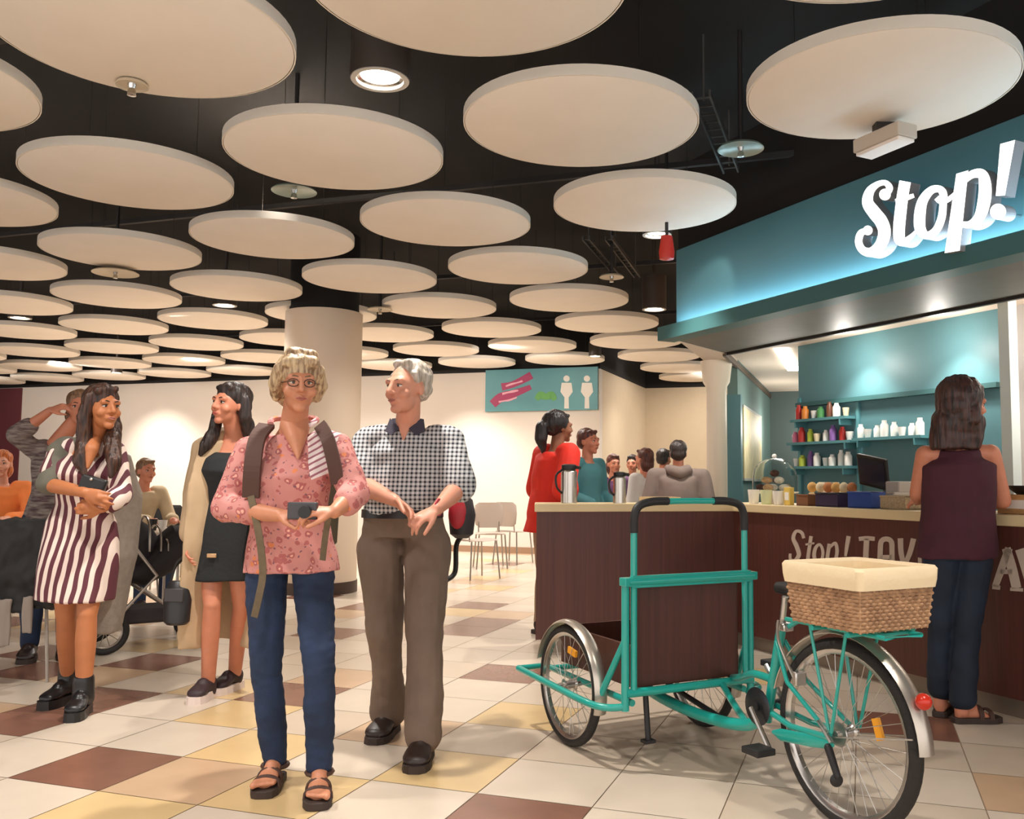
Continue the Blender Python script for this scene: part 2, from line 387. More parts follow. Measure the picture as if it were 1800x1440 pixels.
def downlight(px, py, z, r, h, lab, power=60, tgt=None, ang=1.5, q=None):
    p = on_z(px, py, z) if q is None else q
    rt_ = thing('downlight', lab, 'downlight', (p.x, p.y, z), 'cylinder downlights hanging from the ceiling')
    part(rt_, 'can', MB().rings([[p + V((math.cos(a * math.pi / 20) * rr, math.sin(a * math.pi / 20) * rr, hh)) for a in range(40)] for rr, hh in ((r * 0.8, 0.05), (r * 0.8, 0.001), (r, 0), (r, h), (0.01, h))], cap=False), m_can)
    part(rt_, 'trim', MB().lathe(p, [(r * 0.78, 0.03), (r * 0.80, -0.004), (r * 0.98, -0.004), (r * 0.98, 0.004)], 40, cap=False), m_trim)
    part(rt_, 'lamp', MB().lathe(p, [(0, 0.012), (r * 0.4, 0.008), (r * 0.66, 0.016), (r * 0.66, 0.02), (0, 0.02)], 32), m_glow)
    part(rt_, 'reflector', MB().lathe(p, [(r * 0.66, 0.018), (r * 0.79, 0.01)], 32, cap=False), m_chrome)
    part(rt_, 'stem', MB().tube([p + V((0, 0, h)), p + V((0, 0, CEIL - z))], 0.02, 12), m_can)
    if power: spot(p + V((0, 0, -0.03)), tgt or (p + V((0, 0, -3))), power, ang, 0.7, 0.05)
downlight(668, 140, 3.0, 0.135, 0.33, 'large dark downlight between the two nearest discs', 210, ang=1.9)
downlight(1150, 544, 3.0, 0.13, 0.36, 'dark cylinder downlight beside the end of the shop fascia', 200)
downlight(1155, 413, 3.0, 0.11, 0.3, 'downlight just below a disc beside the red bell', 150)
downlight(395, 537, 3.0, 0.125, 0.3, 'downlight left of the round column', 150)
downlight(35, 559, 3.0, 0.125, 0.3, 'downlight at the far left between disc rows', 150)
downlight(205, 655, 2.93, 0.09, 0.2, 'small far downlight above the long haired woman', 90)
downlight(1046, 626, 2.93, 0.09, 0.2, 'small square looking downlight above the wayfinding sign', 80)
# fill lamps added under the same ceiling, mostly out of view, no fittings
for x, y, pw in ((-2.6, 3.2, 210), (-0.9, 1.6, 190), (1.3, 2.0, 165), (-4.6, 6.0, 240), (-2.0, 6.3, 260)):
    spot((x, y, 3.2), (x, y, 0), pw, 1.9, 0.8, 0.1)
for i_, j_, pw in ((2, 1, 170), (2, 3, 190), (2, 5, 190), (4, 1, 200), (4, 3, 220), (4, 5, 220), (4, 7, 200), (5, 2, 160), (5, 4, 200), (5, 6, 200), (6, 0, 120)):  # added fill spots in the gaps between discs, without fixtures
    q_ = st(4.337 + 1.438 * (i_ + 0.5), 1.329 + 1.438 * (j_ + 0.5), 2.95)
    if (q_ - colc).xy.length > 0.9: spot(q_, q_ - V((0, 0, 3)), pw * 0.85, 2.5, 0.8, 0.1)
# wall washers; the alcove spots and the broad back wall row are added fill
spot(st(15.4, 2.4, 2.93), st(SW2, 2.4, 1.5), 130, 2.4, 1.0, 0.1); spot(st(15.2, 2.0, 2.93), st(15.3, TC, 1.5), 120, 2.3, 1.0, 0.1); spot(st(14.6, 3.0, 2.93), st(14.6, 3.0, 0), 90, 2.4, 1.0, 0.1)
for t_ in (4.6, 7.0, 9.6, 12.2, 14.8): spot(st(SW - 2.6, t_, 2.93), st(SW, t_, 1.7), 95, 2.3, 1.0, 0.1)
TA = on_plane(285, 850, st(SW, 0), E1).dot(E2); TB = on_plane(870, 850, st(SW, 0), E1).dot(E2)
spot(st(SW - 1.5, TA, 2.9), st(SW, TA, 1.0), 230, 1.3, 0.8, 0.05, (1, 0.93, 0.85))
spot(st(SW - 1.4, TB + 0.5, 2.9), st(SW, TB + 0.3, 0.7), 170, 1.3, 0.8, 0.05, (1, 0.93, 0.85))
spot(colc + V((-1.9, 0.5, 3.0)), colc + V((-0.3, 0, 2.6)), 60, 0.8, 0.5, 0.05)
# red bell and pale box
p = on_z(1172, 458, 2.70)
rb = thing('fire_bell', 'red fire bell hanging beside the shop fascia end', 'bell', p)
part(rb, 'bell_body', MB().lathe(p, [(0, 0), (0.05, 0.01), (0.055, 0.06), (0.04, 0.17), (0.0, 0.175)], 24), mat('bell red', (190, 44, 34), 0.35))
part(rb, 'bracket', MB().tube([p + V((0, 0, 0.17)), p + V((0, 0, CEIL - p.z))], 0.012, 8), m_rail)
p = on_z(1555, 262, 2.84)
wb = thing('emergency_light', 'pale rectangular emergency light under the disc by the shop sign', 'light', p)
part(wb, 'housing', MB().box(p + V((0, 0, 0.05)), (0.30, 0.13, 0.07), (DB, NB, V((0, 0, 1)))), mat('housing', (190, 178, 165), 0.5), bevel=0.006)
part(wb, 'diffuser', MB().box(p + V((0, 0, 0.006)), (0.28, 0.11, 0.018), (DB, NB, V((0, 0, 1)))), mat('diffuser', (235, 225, 215), 0.4), bevel=0.004)
part(wb, 'mount', MB().box(p + V((0, 0, (2.9695 - p.z + 0.085) / 2)), (0.1, 0.06, 2.9695 - p.z - 0.085)), m_rail)

# ================================================================== KIOSK SHELL
UL = 1.006; UR = -4.6
zt = CEIL
mb = MB().box((kp(UL) + kp(UR)) / 2 + NB * 0.10 + V((0, 0, (2.40 + 3.05) / 2)), ((UL - UR), 0.14, 0.65), (DB, NB, V((0, 0, 1)))); struct('fascia', mb, m_teal)
mb = MB().box((kp(UL) + kp(UR)) / 2 + NB * 0.12 + V((0, 0, (3.05 + CEIL) / 2)), ((UL - UR), 0.14, CEIL - 3.05), (DB, NB, V((0, 0, 1)))); struct('fascia_upper', mb, m_black)
mb = MB().box((kp(UL + 0.08) + kp(UR)) / 2 - NB * 0.02 + V((0, 0, 2.36)), ((UL - UR) + 0.08, 0.16, 0.11), (DB, NB, V((0, 0, 1)))); struct('trim_1', mb, m_tealdark)
led = MB().box((kp(UL - 0.02) + kp(UR)) / 2 - NB * 0.042 + V((0, 0, 2.421)), ((UL - UR) - 0.04, 0.03, 0.012), (DB, NB, V((0, 0, 1))))
solo('led_strip', led, mat('led glow', (205, 236, 255), 0.5, emit=22.0), 'cool white light strip lying along the foot of the teal fascia', 'light strip', smooth=False)
# soffit under the fascia, the side return along the room grid and the kiosk ceiling behind it
A_ = kp(UL, 0.06); B_ = kp(UR, 0.06)
D_ = 0.86
Lk = A_ + E1 * 7
PL = V((1.453, 8.0, 0))                       # inner corner of the soffit
s1 = [(A_.x, A_.y), (B_.x, B_.y), ((kp(UR, D_)).x, kp(UR, D_).y), (PL.x, PL.y)]
struct('soffit', MB().prism(s1, 2.305, 2.36), m_grey)
s2 = [(A_.x, A_.y), (PL.x, PL.y), ((PL + E1 * 4.2).x, (PL + E1 * 4.2).y), ((A_ + E1 * 5.2).x, (A_ + E1 * 5.2).y)]
struct('soffit_return', MB().prism(s2, 2.30, 2.36), m_kceil)
a2, b2 = A_, A_ + E1 * 5.2
wallseg('wall_kiosk_side_upper', a2, b2, 2.36, CEIL, m_kceil, 0.1, n=-E2)
q1, q2, q3 = PL, PL + E1 * 4.25, kp(UR, 5.5)
s3 = [(PL.x, PL.y), (kp(UR, D_).x, kp(UR, D_).y), (q3.x, q3.y), ((q2 + V((2, 0, 0))).x, (q2 + V((2, 0, 0))).y), (q2.x, q2.y)]
struct('ceiling_kiosk', MB().prism(s3, 2.36, 2.42), m_kceil)
struct('trim_2', MB().box((PL + kp(UR, D_)) / 2 + V((0, 0, 2.30)), ((PL - kp(UR, D_)).length, 0.03, 0.03), (DB, NB, V((0, 0, 1)))), mat('black trim', (34, 30, 28), 0.5))
struct('trim_3', MB().box((q1 + q2) / 2 + V((0, 0, 2.30)), (4.25, 0.03, 0.05), (E1, E2, V((0, 0, 1)))), mat('brown trim', (84, 66, 52), 0.5))
# partition on the left of the kiosk, back wall far in, teal wall close behind the counter
wallseg('wall_kiosk_left', PL + E1 * 0.9, q2, 0, 2.36, mat('grey teal paint', (96, 122, 118), 0.6), 0.1, n=E2)
# teal end pier of the partition
pp = at(1292, 800, 8.75); struct('pier_teal', MB().box(V((pp.x, pp.y, 1.0)), (0.13, 0.13, 2.0), (E1, E2, V((0, 0, 1)))), m_teal)
wallseg('wall_kiosk_back', q2 + V((0, 0, 0)), q2 - E2 * 3.2, 0, 2.40, mat('grey wall kiosk', (88, 104, 102), 0.6), 0.1, n=E1)
TW0 = V((2.09, 7.94, 0)); TWd = -DB
wallseg('wall_kiosk_teal', TW0, TW0 + TWd * 2.0, 0, 2.40, m_teal, 0.1, n=NB)
wallseg('wall_kiosk_teal_side', TW0 + NB * 0.1, TW0 + NB * 0.1 + E1 * 3.4, 0, 2.40, m_teal, 0.1, n=-E2)
wallseg('wall_kiosk_right', TW0 + TWd * 2.0, TW0 + TWd * 4.2 , 0, 2.40, mat('pale kiosk wall', (190, 186, 182), 0.5), 0.1, n=NB)
pw = at(1775, 700, 5.75); struct('pier_white', MB().box(V((pw.x, pw.y, 1.2)), (0.075, 0.08, 2.36), (DB, NB, V((0, 0, 1)))), mat('white pier', (205, 215, 212), 0.4))
# slim cream column
sc_ = at(1260, 800, 8.55)
mb = MB().lathe(V((sc_.x, sc_.y, 0)), [(0.094, 0.0), (0.094, 2.02), (0.10, 2.03), (0.10, 2.06), (0.125, 2.10), (0.15, 2.30)], 40); struct('column_slim', mb, mat('white column', (240, 228, 208), 0.4), True)
# wayfinding: recessed kiosk light, and a glowing strip added for the lit soffit end
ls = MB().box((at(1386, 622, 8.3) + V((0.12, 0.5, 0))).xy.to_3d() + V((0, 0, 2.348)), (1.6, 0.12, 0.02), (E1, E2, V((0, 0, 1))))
solo('lit_soffit_glow', ls, mat('strip glow', (255, 246, 235), 0.5, emit=5.0), 'added glowing strip for the lit soffit end left of the teal wall', 'ceiling light', smooth=False)
p = on_z(1713, 562, 2.34)
dl = thing('recessed_light', 'small round light recessed in the kiosk ceiling', 'ceiling light', p)
part(dl, 'bezel', MB().lathe(p, [(0.032, 0.012), (0.045, 0.0), (0.05, 0.004), (0.05, 0.02)], 24, cap=False), m_trim)
part(dl, 'lamp', MB().lathe(p, [(0.0, 0.008), (0.033, 0.008), (0.033, 0.016), (0, 0.016)], 20), m_glow)
for u, d in ((0.2, 1.05), (-0.7, 1.05), (-1.7, 1.05), (-2.6, 1.0)):  # unseen fill points added to brighten the kiosk ceiling
    lp = bpy.data.lights.new('kiosk_fill', 'POINT'); lp.energy = 6; lp.color = (1, 0.92, 0.84); lp.shadow_soft_size = 0.05; lo = bpy.data.objects.new('kiosk_fill', lp); C.objects.link(lo); lo.location = kp(u, d, 2.12)
    spot(kp(u, d, 2.28), kp(u, d + 0.25, 0.9), 38, 1.6, 0.7, 0.04, (1, 0.92, 0.82))
for q_, e_ in (((2.2, 9.1, 1.75), 9), ((2.65, 10.8, 1.8), 10), ((3.4, 11.5, 1.8), 8)):  # more fill points added deep in the kiosk, no fitting there
    lp = bpy.data.lights.new('kiosk_deep_fill', 'POINT'); lp.energy = e_; lp.color = (1, 0.93, 0.84); lp.shadow_soft_size = 0.15; lo = bpy.data.objects.new('kiosk_deep_fill', lp); C.objects.link(lo); lo.location = q_
# lamp that throws the pool of light on the left end of the fascia
spot(at(1235, 900, 6.35).xy.to_3d() + V((0, 0, 3.1)), kp(0.62, 0.0, 2.45), 10, 0.9, 0.3, 0.03, (1, 0.95, 0.85))
# ================================================================== COUNTER
def wood_mat(name, col, col2, sx=60, sz=1.2, rough=0.4):
    m = bpy.data.materials.new(name); m.use_nodes = True; nt = m.node_tree
    tc = nt.nodes.new('ShaderNodeTexCoord'); mp = nt.nodes.new('ShaderNodeMapping'); mp.inputs['Scale'].default_value = (sx, sx, sz)
    nt.links.new(tc.outputs['Object'], mp.inputs[0]); n = nt.nodes.new('ShaderNodeTexNoise'); n.inputs['Scale'].default_value = 1.0; n.inputs['Detail'].default_value = 5
    nt.links.new(mp.outputs[0], n.inputs['Vector'])
    bind(m, nt, mixc(nt, mth(nt, 'SMOOTH_MIN', n.outputs['Fac'], 1.0, 0.1), lin(col2), lin(col))); nt.nodes['Principled BSDF'].inputs['Roughness'].default_value = rough
    return m
m_dwood = wood_mat('dark wood panel', (104, 58, 48), (62, 32, 26))
m_top = mat('cream worktop', (224, 202, 158), 0.35, var=0.05, vscale=4)
m_kick = mat('steel kick plate', (150, 136, 122), 0.4, 0.6)
CC = K0 + DB * 0.232                      # corner between the two faces
AL = V((-0.152, 6.22, 0))                  # left end of the short face
DA = (CC - AL).normalized(); NA = V((-DA.y, DA.x, 0))
LB = 5.0
def counter_poly(g, depth=0.30, depth2=0.52, lg=None):
    """outline of the L counter, grown by g"""
    lg = g if lg is None else lg
    a = AL - NA * g - DA * lg; c = CC - (NB + NA).normalized() * (g / max(0.3, (NB + NA).normalized().dot(NB)))
    e = CC - DB * LB - NB * g; e2 = CC - DB * LB + NB * (depth2 + g)
    # inner corner
    p = AL + NA * (depth + g); q = CC + NB * (depth2 + g)
    den = DA.x * (-DB.y) - DA.y * (-DB.x); r = q - p; k = (r.x * (-DB.y) - r.y * (-DB.x)) / den; ic = p + DA * k
    a2 = AL + NA * (depth + g) - DA * lg + DA * 0.09
    return [(v.x, v.y) for v in (a, c, e, e2, ic, a2)]
ct = thing('service_counter', 'long dark wood service counter under the teal shop sign', 'counter', (CC.x, CC.y, 0))
part(ct, 'front_panel', MB().prism(counter_poly(0), 0.10, 0.955), m_dwood, smooth=False)
part(ct, 'kick_plate', MB().prism(counter_poly(-0.05), 0.0, 0.10), m_kick, smooth=False)
wt = solo('counter_worktop', MB().prism(counter_poly(0.02), 0.955, 1.012), m_top, 'cream worktop lying on the dark wood service counter', 'worktop', smooth=False, bevel=0.006)
# ------------------------------------------------------------------ lettering strokes
def stroke(pts, wd, n=6, closed=False):
    """outline pairs of a brush stroke in 2d, wd = width at each point"""
    P = spline([(x, y, w_) for (x, y), w_ in zip(pts, wd)], n, closed); L = []; Rr = []; N = len(P)
    for i in range(N):
        a = P[(i - 1) % N] if closed or i > 0 else P[i]; b = P[(i + 1) % N] if closed or i < N - 1 else P[i]
        tx, ty = b.x - a.x, b.y - a.y; l = math.hypot(tx, ty) or 1; nx, ny = -ty / l, tx / l; h = P[i].z / 2
        L.append((P[i].x + nx * h, P[i].y + ny * h)); Rr.append((P[i].x - nx * h, P[i].y - ny * h))
    return L, Rr, closed
def letter(mb, strokes, f, depth, nrm):
    """f maps 2d to the place; extruded back by depth along nrm"""
    for kind, *a in strokes:
        if kind == 's':
            L, Rr, cl = stroke(*a); k = len(mb.v); n = len(L)
            for l, r in zip(L, Rr):
                pl, pr = f(*l), f(*r); mb.v += [pl, pr, pr + nrm * depth, pl + nrm * depth]
            rng = range(n if cl else n - 1)
            for i in rng:
                j = (i + 1) % n
                for c in range(4):
                    mb.f.append((k + 4 * i + c, k + 4 * j + c, k + 4 * j + (c + 1) % 4, k + 4 * i + (c + 1) % 4)); mb.mi.append(0 if c == 0 else 1)
            if not cl: mb.f += [(k, k + 1, k + 2, k + 3), (k + 4 * n - 4, k + 4 * n - 1, k + 4 * n - 2, k + 4 * n - 3)]; mb.mi += [1, 1]
        else:
            if kind == 'd': (x, y), r = a; poly = [(x + r * math.cos(t * math.pi / 12), y + r * math.sin(t * math.pi / 12)) for t in range(24)]
            else: poly = a[0]
            n = len(poly); k = len(mb.v); mb.v += [f(*q) for q in poly] + [f(*q) + nrm * depth for q in poly]
            mb.f += [tuple(range(k, k + n)), tuple(range(k + n, k + 2 * n))] + [(k + i, k + (i + 1) % n, k + n + (i + 1) % n, k + n + i) for i in range(n)]; mb.mi += [0] + [1] * (n + 1)
    return mb
m_let = mat('sign white', (250, 250, 248), 0.4, emit=1.1); m_lets = mat('sign letter side', (150, 148, 150), 0.5)
SP = kp(0, -0.14); 
def fs(x, y): return on_plane(1480 + x / 5.625, 230 + y / 5.625, SP, NB)
stop = {'letter_s': [('s', [(425, 640), (470, 570), (430, 515), (350, 530), (275, 600), (255, 710), (320, 810), (390, 900), (420, 1010), (380, 1130), (290, 1200), (205, 1180), (165, 1100), (190, 1010), (265, 985)], [60, 70, 55, 60, 90, 115, 130, 130, 125, 115, 95, 80, 75, 70, 50]), ('d', (425, 630), 58), ('d', (255, 985), 48)],
        'letter_t': [('s', [(625, 500), (600, 640), (580, 800), (565, 960), (570, 1075), (620, 1095), (680, 1050), (730, 1000)], [115, 115, 118, 118, 110, 80, 50, 36]), ('s', [(530, 700), (620, 670), (712, 640)], [50, 55, 40])],
        'letter_o': [('s', [(960, 575), (880, 590), (800, 690), (770, 830), (775, 970), (840, 1035), (930, 985), (985, 860), (1000, 720), (1000, 620)], [70, 80, 100, 115, 110, 80, 80, 80, 75, 80], 6, True), ('s', [(935, 660), (980, 700), (1050, 680), (1120, 620)], [60, 55, 50, 40])],
        'letter_p': [('p', [(1130, 425), (1250, 390), (1165, 1185), (1015, 1210)]), ('s', [(1200, 500), (1290, 430), (1385, 430), (1415, 540), (1405, 700), (1360, 850), (1270, 925), (1170, 925)], [60, 80, 100, 125, 130, 110, 75, 60])],
        'exclamation_mark': [('p', [(1565, 130), (1712, 90), (1612, 640), (1520, 645)]), ('d', (1543, 800), 80)]}
sg = thing('shop_sign', 'large white raised lettering reading Stop! on the teal fascia', 'sign', fs(900, 1200))
for k_, st_ in stop.items():
    mb = letter(MB(), st_, fs, 0.075, NB); part(sg, k_, mb, [m_let, m_lets], smooth=False)
# fixing pins that hold the raised letters off the fascia
mb = MB()
for x, y in ((400, 950), (580, 900), (780, 850), (1120, 800), (1590, 400), (1543, 800)):
    q = fs(x, y) + NB * 0.04; mb.tube([q, q + NB * 0.16], 0.008, 8)
part(sg, 'fixing_pins', mb, m_chrome)
m_let2 = mat('counter lettering', (196, 178, 162), 0.5)
CF = CC - NB * 0.004
def fc(x, y): return on_plane(1360 + x / 4.0909, 900 + y / 4.0909, CF, NB)
def ST(*a): return ('s',) + a
cl_ = {'letter_s': [ST([(215, 190), (200, 150), (160, 140), (140, 190), (165, 250), (180, 310), (150, 350), (120, 340), (118, 300)], [20, 22, 22, 26, 30, 30, 24, 20, 18])],
       'letter_t': [ST([(268, 175), (255, 260), (245, 350), (262, 372)], [24, 24, 24, 20]), ST([(228, 235), (290, 225)], [14, 14])],
       'letter_o': [ST([(330, 235), (300, 260), (290, 320), (312, 362), (345, 340), (352, 280)], [18, 24, 26, 20, 20, 20], 6, True)],
       'letter_p': [ST([(400, 230), (385, 330), (375, 430)], [26, 26, 26]), ST([(400, 260), (440, 225), (455, 280), (440, 345), (400, 362)], [16, 22, 24, 22, 16])],
       'exclamation_mark': [ST([(538, 175), (525, 250), (515, 320)], [30, 26, 16]), ('d', (508, 360), 15)],
       'letter_t_capital': [ST([(612, 195), (668, 190), (725, 195)], [30, 32, 30]), ST([(668, 190), (662, 300), (660, 395)], [38, 38, 38])],
       'letter_a': [ST([(762, 395), (765, 290), (772, 215), (808, 195), (845, 215), (850, 290), (852, 395)], [36, 36, 36, 36, 36, 36, 36]), ST([(765, 325), (850, 325)], [30, 30])],
       'letter_v': [ST([(910, 190), (915, 290), (935, 385)], [38, 36, 34]), ST([(1005, 192), (980, 290), (940, 385)], [38, 36, 34])],
       'letter_i': [ST([(1050, 270), (1050, 395)], [26, 26])],
       'letter_a_large': [ST([(1690, 262), (1640, 400), (1590, 540)], [52, 52, 44]), ST([(1670, 262), (1710, 400), (1745, 550)], [60, 66, 66]), ST([(1630, 430), (1715, 430)], [34, 34]), ST([(1572, 540), (1625, 546)], [30, 30]), ST([(1700, 556), (1790, 562)], [24, 24])],
       'letter_v_large': [ST([(1770, 268), (1810, 400), (1850, 560)], [70, 66, 56]), ST([(1940, 280), (1900, 420), (1860, 570)], [44, 44, 44])]}
for big in (0, 1):
    mb = MB()
    for k_, st_ in cl_.items():
        if ('large' in k_) == bool(big): letter(mb, st_, fc, 0.006, NB)
    part(ct, 'painted_lettering', mb, m_let2, smooth=False, label='large pale painted letters AV' if big else 'pale painted words Stop! TAV')

# ------------------------------------------------------------------ things on the counter
TOPZ = 1.013
m_steel = mat('brushed steel', (205, 200, 192), 0.28, 0.9); m_blk = mat('black plastic', (24, 23, 24), 0.4); m_white = mat('white china', (240, 236, 228), 0.3)
def ctr(px, Y): p = at(px, 880, Y); return V((p.x, Y, TOPZ))
def flask(px, Y, r, h, lab):
    b = ctr(px, Y); t = thing('vacuum_flask', lab, 'flask', b, 'steel flasks on the counter')
    part(t, 'body', MB().lathe(b, [(0, 0), (r, 0.0), (r, 0.01), (r, h * 0.8), (r * 0.75, h * 0.86), (0, h * 0.86)], 32), m_steel)
    part(t, 'lid', MB().lathe(b, [(r * 0.74, h * 0.84), (r * 0.95, h * 0.88), (r * 0.95, h * 0.97), (r * 0.6, h), (0, h)], 28), m_blk)
    part(t, 'spout', MB().tube([b + V((r * 0.7, -r * 0.3, h * 0.92)), b + V((r * 1.4, -r * 0.6, h * 0.90))], 0.012, 8), m_blk)
    part(t, 'handle', MB().tube(spline([b + V((-r * 0.8, -r * 0.5, h * 0.86)), b + V((-r * 1.6, -r * 0.9, h * 0.7)), b + V((-r * 1.5, -r * 0.9, h * 0.4)), b + V((-r * 0.85, -r * 0.5, h * 0.25))]), 0.008, 8), m_blk)
flask(1000, 6.38, 0.056, 0.27, 'tall steel vacuum flask with black lid on the left end of the counter')
flask(1089, 6.45, 0.046, 0.22, 'steel vacuum flask right of the taller one on the counter')
b = ctr(1160, 6.62); t = thing('serving_tray', 'pale tray lying on the counter beside the steel flasks', 'tray', b)
part(t, 'tray_base', MB().box(b + V((0, 0, 0.006)), (0.24, 0.18, 0.01), (DA, NA, V((0, 0, 1)))), m_top, bevel=0.003)
mb = MB()
for s in (-1, 1): mb.box(b + DA * s * 0.12 + V((0, 0, 0.025)), (0.008, 0.18, 0.035), (DA, NA, V((0, 0, 1)))).box(b + NA * s * 0.09 + V((0, 0, 0.025)), (0.24, 0.008, 0.035), (DA, NA, V((0, 0, 1))))
part(t, 'rim', mb, m_top)
# glass dome of cakes
KX = (-DB, NB, V((0, 0, 1)))
m_glass = mat('clear glass', (235, 240, 240), 0.03, trans=1.0)
MATS['clear glass'].node_tree.nodes['Principled BSDF'].inputs['IOR'].default_value = 1.15
def kc(px, d): # point on long counter top seen at px, d behind its face
    Y = 5.5
    for _ in range(30):
        p = at(px, 880, Y); off = (V((p.x, Y, 0)) - CC).dot(NB); Y += (d - off) * 0.9
    return V((p.x, Y, TOPZ))
b = kc(1362, 0.33); t = thing('cake_dome', 'glass cake dome full of pastries at the corner of the counter', 'cake stand', b)
part(t, 'stand', MB().lathe(b, [(0, 0), (0.08, 0.0), (0.03, 0.015), (0.025, 0.06), (0.17, 0.075), (0.175, 0.085), (0, 0.085)], 36), m_white)
part(t, 'glass_cover', MB().lathe(b, [(0.16, 0.086), (0.162, 0.18), (0.15, 0.25), (0.11, 0.30), (0.05, 0.325), (0.0, 0.33), (0.0, 0.327), (0.049, 0.322), (0.108, 0.297), (0.147, 0.248), (0.159, 0.18), (0.157, 0.086)], 36, cap=False), m_glass)
part(t, 'glass_knob', MB().ell(b + V((0, 0, 0.345)), (0.018, 0.018, 0.018)), m_white)
m_past = [mat('golden pastry', (222, 172, 116), 0.7, var=0.3, vscale=40, bump=0.4, bscale=60), mat('sugared pastry', (244, 228, 204), 0.7, var=0.2, vscale=50, bump=0.3, bscale=60), mat('chocolate cake', (92, 56, 44), 0.7, var=0.3, vscale=50)]
rp = random.Random(3); n = 0
spots_ = [(0.1 * math.cos(a), 0.1 * math.sin(a), 0.115) for a in (0.3, 1.5, 2.8, 4.0, 5.2)] + [(0.055 * math.cos(a), 0.055 * math.sin(a), 0.168) for a in (0.9, 3.0, 5.1)] + [(0, 0, 0.22)]
for k, (dx, dy, dz) in enumerate(spots_):
    q = b + V((dx, dy, dz)); mb = MB().ell(q, (0.042, 0.034, 0.026), Matrix.Rotation(rp.random() * 6, 3, 'Z')); mb2 = MB()
    o = solo('pastry', mb, m_past[k % 3], '', 'pastry', base=q - V((0, 0, 0.026)), group='pastries under the glass dome')
    o['label'] = ('golden', 'pale sugared', 'dark chocolate')[k % 3] + ' pastry ' + ('in the bottom ring of the glass dome' if k < 5 else 'in the upper ring of the glass dome' if k < 8 else 'on the very top inside the glass dome')
# bowls / cups / cartons beside the dome
def pot(px, d, r, h, m, lab, cat='cup', name='cup', group=None):
    b = kc(px, d); t = solo(name, MB().lathe(b, [(0, 0), (r * 0.75, 0), (r * 0.8, 0.004), (r, h * 0.95), (r, h), (r * 0.9, h), (r * 0.72, 0.012), (0, 0.01)], 28), m, lab, cat, group=group); return t
pot(1325, 0.07, 0.042, 0.10, m_white, 'white cup furthest left in front of the cake dome', group='cups before the cake dome')
pot(1347, 0.06, 0.042, 0.10, mat('pale green cup', (214, 220, 176), 0.4), 'pale green cup in front of the cake dome', group='cups before the cake dome')
pot(1369, 0.06, 0.042, 0.095, m_white, 'white cup between the pale green cup and the yellow carton', group='cups before the cake dome')
def boxy(name, px, d, sx, sy, h, m, lab, cat, z=0.0, lid=None, open_=False, bevel=0.004, rot=0):
    b = kc(px, d) + V((0, 0, z)); ax = KX if not rot else tuple(Matrix.Rotation(rot, 3, 'Z') @ a for a in KX)
    t = thing(name, lab, cat, b)
    if open_:
        mb = MB().box(b + V((0, 0, 0.004)), (sx, sy, 0.008), ax)
        for s in (-1, 1): mb.box(b + ax[0] * s * (sx / 2 - 0.004) + V((0, 0, h / 2)), (0.008, sy, h), ax).box(b + ax[1] * s * (sy / 2 - 0.004) + V((0, 0, h / 2)), (sx - 0.016, 0.008, h), ax)
        part(t, 'sides', mb, m, smooth=False)
        part(t, 'rim', MB().tube([b + ax[0] * i * sx / 2 + ax[1] * j * sy / 2 + V((0, 0, h)) for i, j in ((-1, -1), (1, -1), (1, 1), (-1, 1))], 0.006, 8, closed=True), lid or m)
    else:
        part(t, 'body', MB().box(b + V((0, 0, h / 2)), (sx, sy, h), ax), m, smooth=False, bevel=bevel)
        part(t, 'label', MB().box(b - ax[1] * (sy / 2 + 0.0005) + V((0, 0, h / 2)), (sx * 0.7, 0.001, h * 0.45), ax), lid or m_white, smooth=False)
    return t, b, ax
boxy('carton', 1387, 0.08, 0.06, 0.04, 0.12, mat('yellow carton', (222, 190, 92), 0.5), 'small yellow carton standing right of the cake dome', 'carton')
boxy('biscuit_box', 1420, 0.12, 0.11, 0.10, 0.07, mat('brown box', (120, 76, 48), 0.6), 'low brown open box left of the purple box', 'box', open_=True)
boxy('snack_box', 1465, 0.12, 0.20, 0.12, 0.085, mat('purple box', (46, 34, 66), 0.45), 'dark purple open snack box on the counter', 'box', lid=mat('purple rim', (28, 22, 34), 0.5), open_=True)
boxy('snack_box', 1523, 0.12, 0.19, 0.12, 0.095, mat('blue box', (30, 66, 140), 0.45), 'blue open snack box below the till screen', 'box', open_=True)
boxy('wicker_tray', 1583, 0.12, 0.19, 0.13, 0.075, mat('pale wicker', (186, 164, 132), 0.8, var=0.3, vscale=90, bump=0.5, bscale=120), 'pale wicker tray at the elbow of the woman at the counter', 'basket', open_=True)
boxy('bread_tray', 1466, 0.30, 0.36, 0.12, 0.085, mat('kraft board', (206, 176, 130), 0.7), 'kraft board tray of bread rolls behind the snack boxes', 'tray')
# items inside the boxes
rp = random.Random(11)
cols = [((214, 166, 96), 'golden'), ((232, 214, 176), 'pale'), ((190, 120, 70), 'brown')]
for k in range(6):
    b = kc(1428 + k * 14, 0.30); c, cn = cols[k % 3]
    q = b + V((0, 0, 0.1115))
    solo('bread_roll', MB().ell(q + V((0, 0, 0.01)), (0.034, 0.030, 0.036), Matrix.Rotation(k, 3, 'Z')), mat('roll ' + cn, c, 0.7, var=0.25, vscale=30), f'{cn} bread roll, {["first", "second", "third", "fourth", "fifth", "sixth"][k]} from the left behind the purple box', 'bread roll', group='bread rolls behind the snack boxes')
